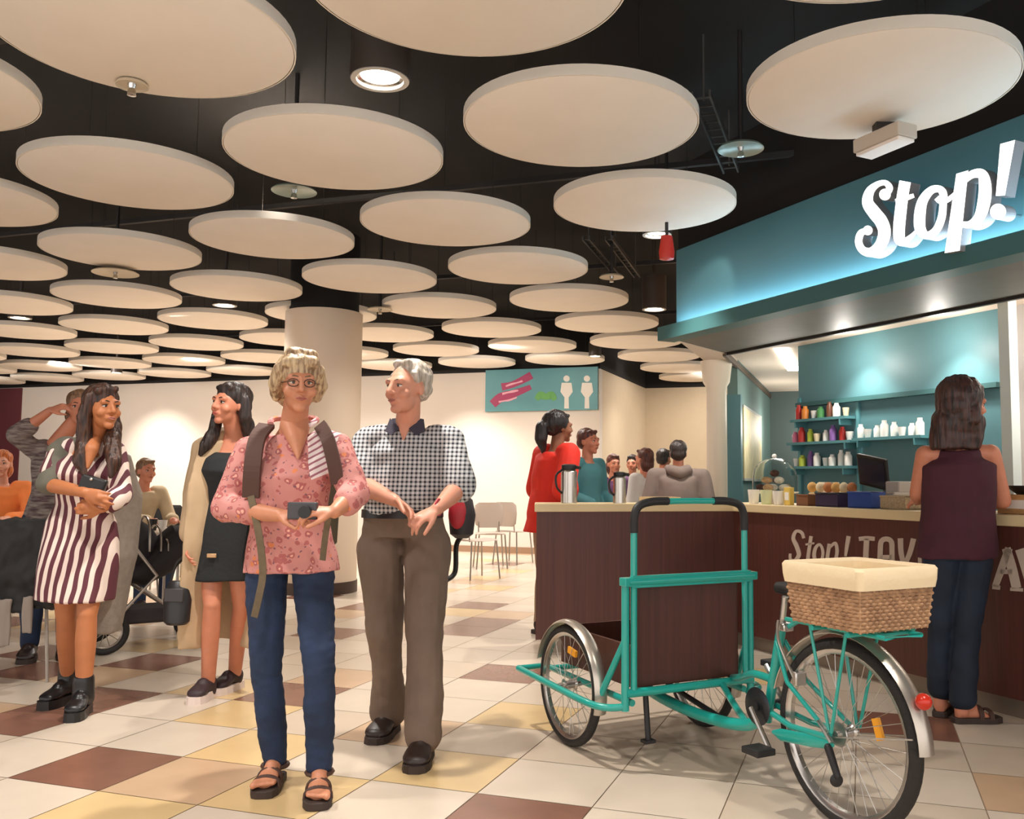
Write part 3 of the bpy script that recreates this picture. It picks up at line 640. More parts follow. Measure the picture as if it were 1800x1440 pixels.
# leaflet holder
b = kc(1462, 0.46); t = thing('leaflet_holder', 'white leaflet stand behind the bread rolls', 'leaflet stand', b)
for k in range(3):
    part(t, 'leaflet', MB().box(b - DB * (k - 1) * 0.06 + V((0, 0, 0.085)), (0.075, 0.004, 0.15), (-DB, (NB + V((0, 0, 0.35))).normalized(), (V((0, 0, 1)) - NB * 0.35).normalized())), mat('leaflet' + str(k), ((232, 224, 214), (216, 170, 160), (206, 214, 196))[k], 0.6), smooth=False)
part(t, 'base', MB().box(b + V((0, 0, 0.008)), (0.22, 0.08, 0.016), KX), m_white, smooth=False)
# till
b = kc(1560, 0.36); t = thing('till', 'grey till with tilted black touch screen on the counter', 'till', b)
part(t, 'base', MB().box(b + V((0, 0, 0.05)), (0.34, 0.24, 0.10), KX), mat('till grey', (176, 166, 156), 0.5), smooth=False, bevel=0.01)
sx_ = kc(1536, 0.34); tl = Matrix.Rotation(math.radians(-14), 3, 'Z')
ax0 = (Matrix.Rotation(math.radians(10), 3, NB) @ (-DB)); nrm = (NB * 0.96 + V((0, 0, 0.28))).normalized(); nrm = (nrm - ax0 * nrm.dot(ax0)).normalized(); upv = ax0.cross(nrm) * -1
if upv.z < 0: upv = -upv
sc0 = V((sx_.x, sx_.y, TOPZ + 0.225))
scr = part(t, 'screen', MB().box(sc0, (0.25, 0.025, 0.21), (ax0, nrm, upv)), m_blk, smooth=False, bevel=0.006)
g = link('display', mesh_of('display', MB().box(sc0 - nrm * 0.0135, (0.215, 0.002, 0.165), (ax0, nrm, upv)), b, mat('screen glass', (48, 46, 56), 0.15)), scr)
part(t, 'screen_arm', MB().tube([sc0 + nrm * 0.01, sc0 + nrm * 0.09 - V((0, 0, 0.10)), b + V((0, 0, 0.09))], 0.02, 10), m_blk)
part(t, 'receipt_printer', MB().box(b - DB * 0.11 + V((0, 0, 0.13)), (0.11, 0.15, 0.07), KX), mat('till grey', (176, 166, 156), 0.5), smooth=False, bevel=0.008)
# right-hand end: rack of magazines, bowl and wooden box
t, b, ax = boxy('wooden_crate', 1814, 0.2, 0.26, 0.20, 0.10, mat('pale timber', (196, 152, 98), 0.6, var=0.2, vscale=20, stretch=(1, 1, 6)), 'pale timber crate at the right edge of the counter', 'crate')
o = solo('black_bowl', MB().lathe(b + V((0.0, 0, 0.101)), [(0, 0), (0.07, 0), (0.11, 0.03), (0.12, 0.045), (0.11, 0.045), (0.065, 0.008), (0, 0.008)], 32), m_blk, 'wide black bowl standing on the timber crate', 'bowl')
rk = b + V((0, 0, 0.15)) + NB * 0.0
t = thing('display_rack', 'white display rack of coloured packets at the right edge of the counter', 'rack', (b + NB * 0.2))
b2 = b + NB * 0.22; b2.z = TOPZ
part(t, 'rack_frame', MB().box(b2 + V((0, 0, 0.31)), (0.30, 0.02, 0.02), KX).box(b2 + V((0, 0, 0.17)), (0.30, 0.12, 0.012), KX).box(b2 - DB * 0.145 + V((0, 0, 0.16)), (0.012, 0.12, 0.32), KX).box(b2 + DB * 0.145 + V((0, 0, 0.16)), (0.012, 0.12, 0.32), KX), m_white, smooth=False)
for k, c in enumerate(((96, 64, 58), (226, 222, 214), (70, 92, 84), (150, 48, 60))):
    q = b2 + DB * (0.1 - 0.068 * k) - NB * 0.02; q.z = TOPZ + 0.1765
    solo('packet', MB().box(q + V((0, 0, 0.055)), (0.055, 0.03, 0.11), KX), mat('packet' + str(k), c, 0.5), ('brown', 'white', 'dark green', 'crimson')[k] + ' packet standing in the display rack', 'packet', group='packets in the display rack', smooth=False)
# ------------------------------------------------------------------ shelves on the teal wall and their goods
m_shelf = mat('teal shelf', (84, 140, 148), 0.5)
def wpt(px, py, off): return on_plane(px, py, TW0 - NB * off, NB)
rs_ = random.Random(8)
pal = [('pink', (214, 120, 150)), ('red', (190, 48, 44)), ('lime', (186, 204, 70)), ('white', (232, 232, 228)), ('green', (74, 140, 82)), ('orange', (226, 140, 60)), ('violet', (120, 84, 150)), ('cream', (224, 206, 170)), ('brown', (100, 62, 46))]
def jar(q, r, h, c, lab, grp, cat='jar', nm='jar'):
    prof = [(0, 0), (r, 0), (r, h * 0.7), (r * 0.6, h * 0.86), (r * 0.6, h), (0, h)] if h > 0.09 else [(0, 0), (r * 0.7, 0), (r, h * 0.9), (r, h), (r * 0.88, h), (r * 0.6, 0.01), (0, 0.008)]
    return solo(nm, MB().lathe(q, prof, 18), mat('ware ' + c[0], c[1], 0.35), lab, cat, group=grp)
SD = 0.13
shelves = [(1409, 1506, 738, 'top shelf on the teal wall'), (1403, 1515, 779, 'middle shelf on the teal wall'), (1405, 1512, 822, 'bottom shelf on the teal wall'), (1518, 1640, 771, 'right hand shelf above the till')]
for k, (x0, x1, y, nm) in enumerate(shelves):
    a = wpt(x0, y, 0.0); e = wpt(x1, y, 0.0); z = (a.z + e.z) / 2; a.z = e.z = z; L = (e - a).length
    mb = MB().box((a + e) / 2 - NB * SD / 2, (L, SD, 0.022), KX)
    sh = thing('wall_shelf', f'teal {nm} behind the counter'.replace('teal wall', 'painted wall'), 'shelf', (a + e) / 2, 'shelves on the teal wall')
    part(sh, 'board', mb, m_shelf, smooth=False)
    for q in (a - DB * 0.06, e + DB * 0.06): part(sh, 'bracket', MB().box(q - NB * SD / 2 - V((0, 0, 0.035)), (0.012, SD, 0.05), KX), m_shelf, smooth=False)
    n = int(L / 0.083)
    for i in range(n):
        q = a + (e - a) * ((i + 0.5) / n) - NB * (0.07 + 0.012 * (i % 2)); q.z = z + 0.0115
        c = [pal[(i * 4 + k * 3 + 1) % 9], pal[3]][(i + k) % 3 == 2] if k != 3 else pal[3]
        if k == 1 and i < 3: c = [pal[0], pal[1], pal[2]][i]
        if k == 2 and i >= n - 4: c = pal[3]
        h = (0.15, 0.11, 0.08, 0.13)[(i * 7 + k) % 4]
        jar(q, 0.027 + 0.004 * (i % 2), h * 0.85, c, f'{c[0]} {"jar" if h > 0.09 else "cup"}, {ordn[i].replace("nearest","first")} from the left on the {nm}', 'jars and cups on the shelves', 'jar' if h > 0.09 else 'cup', 'jar' if h > 0.09 else 'cup')
# uprights of the shelf unit
for x in (1407, 1510):
    a = wpt(x, 700, 0.0); zb = TOPZ + 0.02
    struct('trim_4' if x == 1407 else 'trim_5', MB().box(V((a.x, a.y, (a.z + zb) / 2)) - NB * 0.012, (0.03, 0.02, a.z - zb), KX), m_shelf)
a = wpt(1407, 697, 0); e = wpt(1762, 697, 0); e.z = a.z = (a.z + e.z) / 2
struct('trim_6', MB().box((a + e) / 2 - NB * 0.03, ((e - a).length, 0.06, 0.035), KX), m_tealdark)
# cream menu panel on the partition
pm0 = V((PL.x, PL.y, 0)); 
def onpart(px, py): return on_plane(px, py, PL - E2 * 0.012, E2)
a, e = onpart(1306, 733), onpart(1338, 828)
a2_, e2_ = V((a.x, a.y, 0)), V((e.x, e.y, 0))
mn = thing('menu_board', 'cream menu board on the grey teal partition behind the counter', 'menu board', (a2_ + e2_) / 2 + V((0, 0, 1.2)))
part(mn, 'panel', MB().box((a2_ + e2_) / 2 + V((0, 0, 1.56)), ((e2_ - a2_).length, 0.018, 0.72), (E1, E2, V((0, 0, 1)))), mat('menu cream', (226, 206, 160), 0.6, var=0.2, vscale=9), smooth=False)
part(mn, 'frame', MB().box((a2_ + e2_) / 2 + V((0, 0, 1.93)), ((e2_ - a2_).length + 0.03, 0.024, 0.025), (E1, E2, V((0, 0, 1)))).box((a2_ + e2_) / 2 + V((0, 0, 1.19)), ((e2_ - a2_).length + 0.03, 0.024, 0.025), (E1, E2, V((0, 0, 1)))), m_trim, smooth=False)
# ------------------------------------------------------------------ wayfinding sign on the back wall
wn = E1
def fw(x, y): return on_plane(840 + x / 8.18, 640 + y / 8.18, st(SW - 0.06, 0), E1)
a, e = fw(110, 90), fw(1715, 655); hh = V((0, 0, 1))
ws = thing('wayfinding_sign', 'teal toilets sign with pink ribbon and two white figures on the back wall', 'sign', fw(900, 660))
W_ = abs((e - a).dot(E2)); H_ = abs(a.z - e.z) ; cen = (a + e) / 2
part(ws, 'board', MB().box(cen + E1 * 0.03, (0.05, W_, H_), (E1, E2, hh)), mat('sign teal', (92, 150, 156), 0.5, var=0.12, vscale=2), smooth=False)
mp_ = mat('sign pink', (160, 50, 92), 0.5); mpl = mat('sign pale pink', (222, 160, 176), 0.5); mgr = mat('sign green', (96, 160, 84), 0.5); mwh = mat('sign figure', (222, 216, 206), 0.5)
part(ws, 'ribbon', letter(MB(), [('s', [(340, 330), (480, 300), (620, 240), (770, 160)], [110, 90, 100, 110]), ('s', [(210, 580), (330, 480), (500, 430), (640, 380), (760, 330)], [120, 130, 110, 90, 70])], lambda x, y: fw(x, y) + E1 * 0.003, 0.004, E1), [mp_, mp_], smooth=False)
part(ws, 'ribbon_writing', letter(MB(), [('s', [(350, 430), (430, 410), (500, 395), (580, 380)], [34, 24, 34, 22]), ('s', [(400, 320), (480, 290), (560, 270), (640, 245)], [20, 30, 20, 28]), ('s', [(300, 545), (380, 530), (450, 520), (560, 480)], [26, 20, 28, 18])], lambda x, y: fw(x, y), 0.003, E1), [mpl, mpl], smooth=False)
part(ws, 'green_shrub', letter(MB(), [('s', [(840, 510), (900, 450), (980, 470), (1060, 450), (1110, 520)], [60, 110, 90, 110, 60])], lambda x, y: fw(x, y), 0.004, E1), [mgr, mgr], smooth=False)
for x in (1275, 1568):
    part(ws, 'figure', letter(MB(), [('d', (x, 210), 45), ('p', [(x - 70, 270), (x + 70, 270), (x + 88, 400), (x + 30, 480), (x + 34, 640), (x - 34, 640), (x - 30, 480), (x - 88, 400)])], lambda x_, y_: fw(x_, y_), 0.005, E1), [mwh, mwh], smooth=False)
# ================================================================== CARGO TRICYCLE
P0 = V((0.37, 4.31, 0)); TD = V((0.469, -0.883, 0)).normalized(); TN = V((-TD.y, TD.x, 0))
def L(a, b, h): return P0 + TD * a + TN * b + V((0, 0, h))
m_cyan = mat('turquoise frame paint', (26, 158, 146), 0.3, coat=0.5); m_tyre = mat('tyre rubber', (34, 30, 28), 0.7, bump=0.3, bscale=150); m_rim = mat('silver rim', (196, 190, 184), 0.25, 0.9)
m_spoke = mat('spoke steel', (190, 186, 180), 0.3, 0.9); m_rub = mat('black rubber grip', (26, 24, 26), 0.55); m_guard = mat('silver mudguard', (190, 180, 168), 0.3, 0.8)
tk = thing('cargo_tricycle', 'turquoise cargo tricycle with dark wood box parked in front of the counter', 'tricycle', L(0.6, 0, 0))
def wheel(parent, name, c, r, tw, nsp, spoke_to=None):
    n = 48; U = TD; W = V((0, 0, 1))
    ring = lambda rr, off=0.0, k=n: [c + (U * math.cos(2 * math.pi * i / k) + W * math.sin(2 * math.pi * i / k)) * rr + TN * off for i in range(k)]
    ty = part(parent, name, MB().tube(ring(r - tw), tw, 14, closed=True), m_tyre, label='black rubber tyred wheel')
    def sub(nm, mb, m): return link(nm, mesh_of(nm, mb, BASE[parent], m), ty)
    mb = MB(); rr = r - 2 * tw + 0.004; pr = [(rr, -tw * 0.75), (rr + 0.008, -tw * 0.8), (rr + 0.006, tw * 0.8), (rr, tw * 0.75), (rr - 0.012, tw * 0.4), (rr - 0.012, -tw * 0.4)]
    k = len(mb.v); m_ = len(pr)
    for i in range(n):
        d = U * math.cos(2 * math.pi * i / n) + W * math.sin(2 * math.pi * i / n)
        mb.v += [c + d * a + TN * b for a, b in pr]
    for i in range(n):
        for j in range(m_): mb.f.append((i * m_ + j, i * m_ + (j + 1) % m_, ((i + 1) % n) * m_ + (j + 1) % m_, ((i + 1) % n) * m_ + j)); mb.mi.append(0)
    sub('rim', mb, m_rim)
    mb = MB()
    for i in range(nsp):
        a = 2 * math.pi * i / nsp; s = 1 if i % 2 else -1; b_ = a + (0.45 if (i // 2) % 2 else -0.45)
        p = c + (U * math.cos(b_) + W * math.sin(b_)) * 0.024 + TN * s * 0.026; q = c + (U * math.cos(a) + W * math.sin(a)) * (rr - 0.01)
        mb.tube([p, q], 0.0013, 5)
    sub('spokes', mb, m_spoke)
    sub('hub', MB().lathe(c, [(0, -0.05), (0.012, -0.05), (0.012, -0.03), (0.027, -0.028), (0.018, -0.02), (0.018, 0.02), (0.027, 0.028), (0.012, 0.03), (0.012, 0.05), (0, 0.05)], 18, ax=TN), m_rim)
    return ty, sub
def guard(parent, c, r, a0, a1, wd, name='mudguard'):
    rs = []
    for i in range(30):
        a = a0 + (a1 - a0) * i / 29; d = TD * math.cos(a) + V((0, 0, 1)) * math.sin(a); row = []
        for t in (-1, -0.6, 0, 0.6, 1): row.append(c + d * (r + 0.012 * (1 - t * t)) + TN * t * wd)
        for t in (1, 0.6, 0, -0.6, -1): row.append(c + d * (r - 0.003 + 0.012 * (1 - t * t)) + TN * t * (wd - 0.002))
        rs.append(row)
    return part(parent, name, MB().rings(rs), m_guard)
RW = 0.263; hw = 0.36
cl_w = L(0, -hw, RW); cr_w = L(0, hw, RW); RX = 1.285; rw_c = L(RX, 0.012, 0.318)
w1, sub1 = wheel(tk, 'left_wheel', cl_w, RW, 0.021, 28); w2, sub2 = wheel(tk, 'right_wheel', cr_w, RW, 0.021, 28); w3, sub3 = wheel(tk, 'rear_wheel', rw_c, 0.318, 0.024, 36)
guard(tk, cl_w, RW + 0.012, math.radians(-15), math.radians(165), 0.03); guard(tk, cr_w, RW + 0.012, math.radians(-15), math.radians(165), 0.03)
guard(tk, rw_c, 0.336, math.radians(2), math.radians(165), 0.034)
m_amb = mat('amber reflector', (236, 160, 40), 0.25); m_red = mat('red rear lamp', (196, 44, 24), 0.25)
def refl(sub, c, a, r): d = TD * math.cos(a) + V((0, 0, 1)) * math.sin(a); t_ = TD * -math.sin(a) + V((0, 0, 1)) * math.cos(a); sub('spoke_reflector', MB().box(c + d * r, (0.07, 0.012, 0.028), (t_, TN, d)), m_amb)
refl(sub1, cl_w, math.radians(80), 0.15); refl(sub3, rw_c, math.radians(18), 0.15)
sub3('sprocket', MB().lathe(rw_c - TN * 0.035, [(0.0, -0.004), (0.04, -0.004), (0.042, 0.0), (0.04, 0.004), (0, 0.004)], 24, ax=TN), m_spoke)
t_ = 0.0165
def tb(name, pts, r=t_, m=None, lab=None): return part(tk, name, MB().tube(pts, r, 12), m or m_cyan, label=lab)
# front: outer forks round each front wheel, axle, platform
for s, nm in ((-1, 'left'), (1, 'right')):
    tb('outer_rail', spline([L(-0.37, s * (hw + 0.075), 0.275), L(0.0, s * (hw + 0.075), 0.262), L(0.34, s * (hw + 0.06), 0.25), L(0.41, s * 0.31, 0.25)]), 0.015)
    tb('front_strut', [L(-0.37, s * (hw + 0.075), 0.275), L(-0.37, s * (hw - 0.07), 0.275)], 0.013)
    tb('axle', [L(0, s * (hw + 0.08), RW), L(0, s * (hw - 0.08), RW)], 0.01, m_rim)
    tb('inner_rail', [L(-0.37, s * (hw - 0.07), 0.275), L(0.41, s * (hw - 0.07), 0.262)], 0.014)
    # posts
    tb('outer_post', [L(0.41, s * 0.325, 0.235), L(0.41, s * 0.325, 0.77)], 0.0165)
    tb('handle_post', [L(0.42, s * 0.29, 0.30), L(0.42, s * 0.29, 0.97)], 0.014)
    tb('diagonal_strut', [L(0.41, s * 0.325, 0.52), L(0.27, s * 0.36, 0.27)], 0.014)
    part(tk, 'post_clamp', MB().box(L(0.418, s * 0.308, 0.755), (0.05, 0.075, 0.035), (TD, TN, V((0, 0, 1)))), m_cyan, smooth=False, bevel=0.004)
tb('cross_bar', [L(0.43, -0.325, 0.755), L(0.43, 0.325, 0.755)], 0.018)
part(tk, 'cross_plate', MB().box(L(0.43, 0, 0.755), (0.02, 0.62, 0.05), (TD, TN, V((0, 0, 1)))), m_cyan, smooth=False, bevel=0.003)
tb('bottom_bar', [L(0.42, -0.325, 0.305), L(0.42, 0.325, 0.305)], 0.018)
tb('front_cross_tube', [L(-0.30, -0.29, 0.275), L(-0.30, 0.29, 0.275)], 0.014)
# handlebar: turquoise between black grips
hb = part(tk, 'handlebar', MB().tube(spline([L(0.42, -0.20, 1.083), L(0.42, 0, 1.085), L(0.42, 0.20, 1.083)]), 0.013, 12), m_cyan)
for s in (-1, 1):
    g_ = link('grip', mesh_of('grip', MB().tube(spline([L(0.42, s * 0.29, 0.955), L(0.42, s * 0.288, 1.02), L(0.42, s * 0.265, 1.065), L(0.42, s * 0.20, 1.083), L(0.42, s * 0.12, 1.085)]), 0.0175, 12), BASE[tk], m_rub), hb)
# wooden box
m_box = wood_mat('tricycle wood', (92, 50, 40), (54, 28, 22), 50, 1.0)
bx = part(tk, 'cargo_box', MB().box(L(0.385, 0, 0.53), (0.018, 0.54, 0.42), (TD, TN, V((0, 0, 1)))).box(L(0.07, -0.265, 0.40), (0.62, 0.014, 0.17), (TD, TN, V((0, 0, 1)))).box(L(0.07, 0.265, 0.40), (0.62, 0.014, 0.17), (TD, TN, V((0, 0, 1)))).box(L(-0.24, 0, 0.40), (0.014, 0.54, 0.17), (TD, TN, V((0, 0, 1)))).box(L(0.07, 0, 0.322), (0.62, 0.54, 0.014), (TD, TN, V((0, 0, 1)))), m_box, smooth=False)
# rear part of the frame
tb('boom', spline([L(0.02, 0, 0.235), L(0.25, 0, 0.205), L(0.55, 0, 0.20), L(0.80, 0, 0.235), L(0.90, 0, 0.33)]), 0.024)
tb('boom_brace', spline([L(0.42, 0.16, 0.30), L(0.60, 0.08, 0.26), L(0.78, 0, 0.235)]), 0.014)
tb('upper_tube', spline([L(0.42, 0.22, 0.32), L(0.62, 0.10, 0.37), L(0.80, 0.02, 0.425), L(0.925, 0, 0.43)]), 0.015)
tb('seat_tube', [L(0.895, 0, 0.27), L(0.985, 0, 0.64)], 0.019)
tb('seat_post', [L(0.985, 0, 0.63), L(1.005, 0, 0.745)], 0.013, m_rim, 'silver seat post')
part(tk, 'seat_clamp', MB().box(L(1.0, 0, 0.635), (0.05, 0.05, 0.03), (TD, TN, V((0, 0, 1)))), m_rim, bevel=0.006)
part(tk, 'saddle', MB().loft([(L(a, 0, 0.775 - (0.0 if 0.9 < a < 1.1 else 0.008)), TN, V((0, 0, 1)), w_, h_) for a, w_, h_ in ((0.955, 0.004, 0.004), (0.962, 0.018, 0.02), (1.0, 0.022, 0.025), (1.05, 0.035, 0.03), (1.10, 0.065, 0.032), (1.14, 0.072, 0.03), (1.16, 0.06, 0.02), (1.168, 0.01, 0.004))], 16), m_rub, label='black saddle')
for s in (-1, 1):
    tb('seat_stay', [L(0.975, s * 0.02, 0.58), L(1.06, s * 0.045, 0.45), L(RX, s * 0.06, 0.318)], 0.0085)
    tb('chain_stay', [L(0.90, s * 0.03, 0.33), L(1.08, s * 0.05, 0.30), L(RX, s * 0.06, 0.31)], 0.011)
    tb('rack_stay', [L(1.21, s * 0.075, 0.68), L(RX, s * 0.065, 0.33)], 0.006)
    tb('rack_stay', [L(1.38, s * 0.075, 0.68), L(RX + 0.01, s * 0.065, 0.33)], 0.006)
    tb('mudguard_stay', [L(RX, s * 0.055, 0.312), L(RX + 0.33 * math.cos(math.radians(12)), s * 0.036, 0.312 + 0.33 * math.sin(math.radians(12)))], 0.0025, m_spoke)
mb = MB().tube([L(1.10, -0.08, 0.682), L(1.55, -0.08, 0.682), L(1.55, 0.08, 0.682), L(1.10, 0.08, 0.682)], 0.008, 10, closed=True)
for a in (1.2, 1.3, 1.4, 1.5): mb.tube([L(a, -0.08, 0.682), L(a, 0.08, 0.682)], 0.006, 8)
mb.box(L(1.35, 0, 0.684), (0.30, 0.05, 0.006), (TD, TN, V((0, 0, 1)))).tube([L(1.30, -0.15, 0.684), L(1.30, 0.15, 0.684)], 0.009, 8).tube([L(1.46, -0.15, 0.684), L(1.46, 0.15, 0.684)], 0.009, 8)
part(tk, 'luggage_rack', mb, m_cyan)
tb('rack_brace', [L(1.10, 0, 0.682), L(0.99, 0, 0.62)], 0.009)
# drivetrain
ck = part(tk, 'chainring', MB().lathe(L(0.90, -0.05, 0.33), [(0.03, -0.003), (0.066, -0.003), (0.07, 0), (0.066, 0.003), (0.03, 0.003)], 36, ax=TN).tube([L(0.90, -0.06, 0.33), L(0.90, 0.06, 0.33)], 0.018, 14), mat('dark steel', (60, 62, 66), 0.35, 0.8))
part(tk, 'chain_guard', MB().loft([(L(a, -0.062, h), V((0, 0, 1)), TN, w_, 0.006) for a, h, w_ in ((1.0, 0.262, 0.006), (1.04, 0.262, 0.022), (1.2, 0.28, 0.022), (1.27, 0.29, 0.018), (1.30, 0.29, 0.006))], 18), m_cyan)
for s, an in ((-1, -0.9), (1, 2.24)):
    e = L(0.90, s * 0.08, 0.33) + (TD * math.cos(an) + V((0, 0, 1)) * math.sin(an)) * 0.16
    part(tk, 'crank', MB().tube([L(0.90, s * 0.08, 0.33), e], 0.010, 8), m_rim)
    part(tk, 'pedal', MB().box(e + TN * s * 0.05, (0.09, 0.085, 0.024), (TD, TN, V((0, 0, 1)))), m_rub, smooth=False, bevel=0.004)
part(tk, 'derailleur', MB().cap(L(RX, -0.07, 0.28), L(1.33, -0.075, 0.20), 0.014, 0.012).ell(L(1.325, -0.075, 0.185), (0.022, 0.008, 0.022)), m_rub)
part(tk, 'chain_tensioner', MB().tube([L(1.30, -0.07, 0.30), L(1.24, -0.07, 0.36), L(RX, -0.07, 0.33)], 0.008, 8), m_spoke)
rear = rw_c + (TD * math.cos(math.radians(28)) + V((0, 0, 1)) * math.sin(math.radians(28))) * 0.37
part(tk, 'rear_lamp', MB().ell(rear, (0.026, 0.026, 0.026)), m_red, label='round red rear lamp')
part(tk, 'lamp_bracket', MB().tube([rear, rear - (TD * 0.8 + V((0, 0, 0.6))) * 0.04], 0.008, 8), m_rim)
part(tk, 'brake_cable', MB().tube(spline([L(1.0, -0.03, 0.66), L(1.02, -0.05, 0.60), L(1.06, -0.05, 0.53), L(1.10, -0.05, 0.475)]), 0.006, 8), m_guard)
part(tk, 'rear_brake', MB().box(L(1.105, -0.03, 0.47), (0.025, 0.05, 0.05), (TD, TN, V((0, 0, 1)))), m_rim, bevel=0.005)
part(tk, 'stand', MB().tube([L(0.40, -0.22, 0.29), L(0.42, -0.22, 0.11)], 0.012, 10), m_rub).__setitem__('label', 'black parking leg under the box')
part(tk, 'stand_foot', MB().box(L(0.42, -0.22, 0.105), (0.04, 0.05, 0.012), (TD, TN, V((0, 0, 1)))), m_rub)
part(tk, 'steering_damper', MB().tube([L(0.10, 0.10, 0.24), L(0.55, 0.03, 0.21)], 0.012, 8), m_rub)
# ------------------------------------------------------------------ basket
m_wick = bpy.data.materials.new('woven wicker'); m_wick.use_nodes = True; nt = m_wick.node_tree
m_wick.node_tree.nodes['Principled BSDF'].inputs['Roughness'].default_value = 0.75
tc = nt.nodes.new('ShaderNodeTexCoord'); n = nt.nodes.new('ShaderNodeTexNoise'); n.inputs['Scale'].default_value = 30; nt.links.new(tc.outputs['Object'], n.inputs['Vector'])
bind(m_wick, nt, mixc(nt, n.outputs['Fac'], lin((110, 74, 52)), lin((214, 170, 128))))
bc = L(1.364, 0, 0.695)
bk = thing('wicker_basket', 'square wicker basket with cream cloth lining on the tricycle rack', 'basket', bc)
def sq(half, r, z, k=10):
    out = []
    for cx_, cy_, a0 in ((1, 1, 0), (-1, 1, 90), (-1, -1, 180), (1, -1, 270)):
        for i in range(k + 1):
            a = math.radians(a0 + 90 * i / k); out.append(bc + TD * ((half - r) * cx_ + r * math.cos(a)) + TN * ((half - r) * cy_ + r * math.sin(a)) + V((0, 0, z)))
    return out
def side_pts(half, z, n=22):
    out = []
    cs_ = [(1, -1), (1, 1), (-1, 1), (-1, -1)]
    for k in range(4):
        a, b_ = cs_[k], cs_[(k + 1) % 4]
        for i in range(n): t = i / n; out.append(bc + TD * half * (a[0] + (b_[0] - a[0]) * t) + TN * half * (a[1] + (b_[1] - a[1]) * t) + V((0, 0, z)))
    return out
mb = MB(); rows_ = 15
for r_ in range(rows_):
    z = 0.008 + r_ * 0.0118; half = 0.150 + 0.018 * (z / 0.19); pts = side_pts(half, z); out = []
    for i, p in enumerate(pts):
        o_ = (p - bc); o_.z = 0; out.append(p + o_.normalized() * (0.0035 if (i + r_) % 2 else -0.0035))
    mb.tube(out, 0.0062, 6, closed=True)
part(bk, 'weave', mb, m_wick)
mb = MB()
lo, hi = side_pts(0.150, 0.0), side_pts(0.168, 0.19)
for i in range(0, 88, 2): mb.tube([lo[i], hi[i]], 0.004, 5)
mb.box(bc + V((0, 0, 0.006)), (0.30, 0.30, 0.01), (TD, TN, V((0, 0, 1))))
part(bk, 'stakes', mb, m_wick)
mb = MB(); prof = [(0.178, 0.135), (0.182, 0.16), (0.184, 0.195), (0.178, 0.205), (0.166, 0.205), (0.156, 0.195), (0.150, 0.12), (0.14, 0.03)]
mb.rings([sq(h_, 0.025, z_) for h_, z_ in prof], cap=False); mb.f.append(tuple(range(len(mb.v) - 44, len(mb.v)))); mb.mi.append(0)
part(bk, 'cloth_lining', mb, mat('cream lining', (236, 214, 176), 0.85, bump=0.4, bscale=25), label='cream cloth lining folded over the rim')
# ================================================================== PEOPLE
ZUP = V((0, 0, 1))
def skin_mat(name, c, c2=None): 
    m = mat(name, c, 0.5, var=0.10, vscale=14, col2=c2); b = m.node_tree.nodes['Principled BSDF']
    b.inputs['Subsurface Weight'].default_value = 0.08; b.inputs['Subsurface Radius'].default_value = (0.02, 0.008, 0.004); return m
def hair_mat(name, c, c2): return mat(name, c, 0.45, col2=c2, vscale=1.0, stretch=(90, 90, 9), bump=0.5, bscale=1.0)
def hand(mb, w, d, n, side, curl=0.5, s=1.0, spread=1.0, thumb=0.6):
    """w wrist, d along the palm, n the way the palm faces; thumb on +side of d x n"""
    d = V(d).normalized(); n = V(n); n = (n - d * n.dot(d)).normalized(); u = d.cross(n).normalized() * side
    pr = [(0.0, 0.027, 0.020), (0.03, 0.034, 0.018), (0.065, 0.042, 0.016), (0.09, 0.041, 0.013)]
    mb.loft([(w + d * a * s, u, n, b * s, c * s) for a, b, c in pr], 14); mb.ell(w + d * 0.09 * s, (0.02 * s,) * 3)
    for k, (off, ln, r) in enumerate(((0.031, 0.068, 0.0088), (0.0105, 0.078, 0.009), (-0.0105, 0.072, 0.0086), (-0.031, 0.056, 0.0078))):
        p = w + d * (0.088 - 0.006 * abs(k - 1)) * s + u * off * s; a = 0.18 + curl * 0.35 + 0.05 * k; dd = (d + u * off * 3.2 * spread).normalized(); pts = [p - dd * 0.02 * s, p]
        for q, f in enumerate((0.45, 0.31, 0.24)):
            dir_ = dd * math.cos(a) + n * math.sin(a); p = p + dir_ * ln * f * s; pts.append(p); a += curl * (0.75 - 0.05 * q)
        mb.chain(pts, [r * s, r * 1.05 * s, r * s, r * 0.93 * s, r * 0.82 * s])
    p = w + d * 0.022 * s + u * 0.024 * s; t1 = (d * 0.72 + u * thumb + n * 0.35).normalized(); t2 = (d * 0.9 + u * thumb * 0.4 + n * 0.45).normalized()
    mb.chain([p, p + t1 * 0.042 * s, p + t1 * 0.042 * s + t2 * 0.034 * s, p + t1 * 0.042 * s + t2 * 0.060 * s], [0.0145 * s, 0.0115 * s, 0.0105 * s, 0.009 * s])
def head_rot(yaw, pitch=0, roll=0): return Matrix.Rotation(yaw, 3, 'Z') @ Matrix.Rotation(pitch, 3, 'X') @ Matrix.Rotation(roll, 3, 'Y')
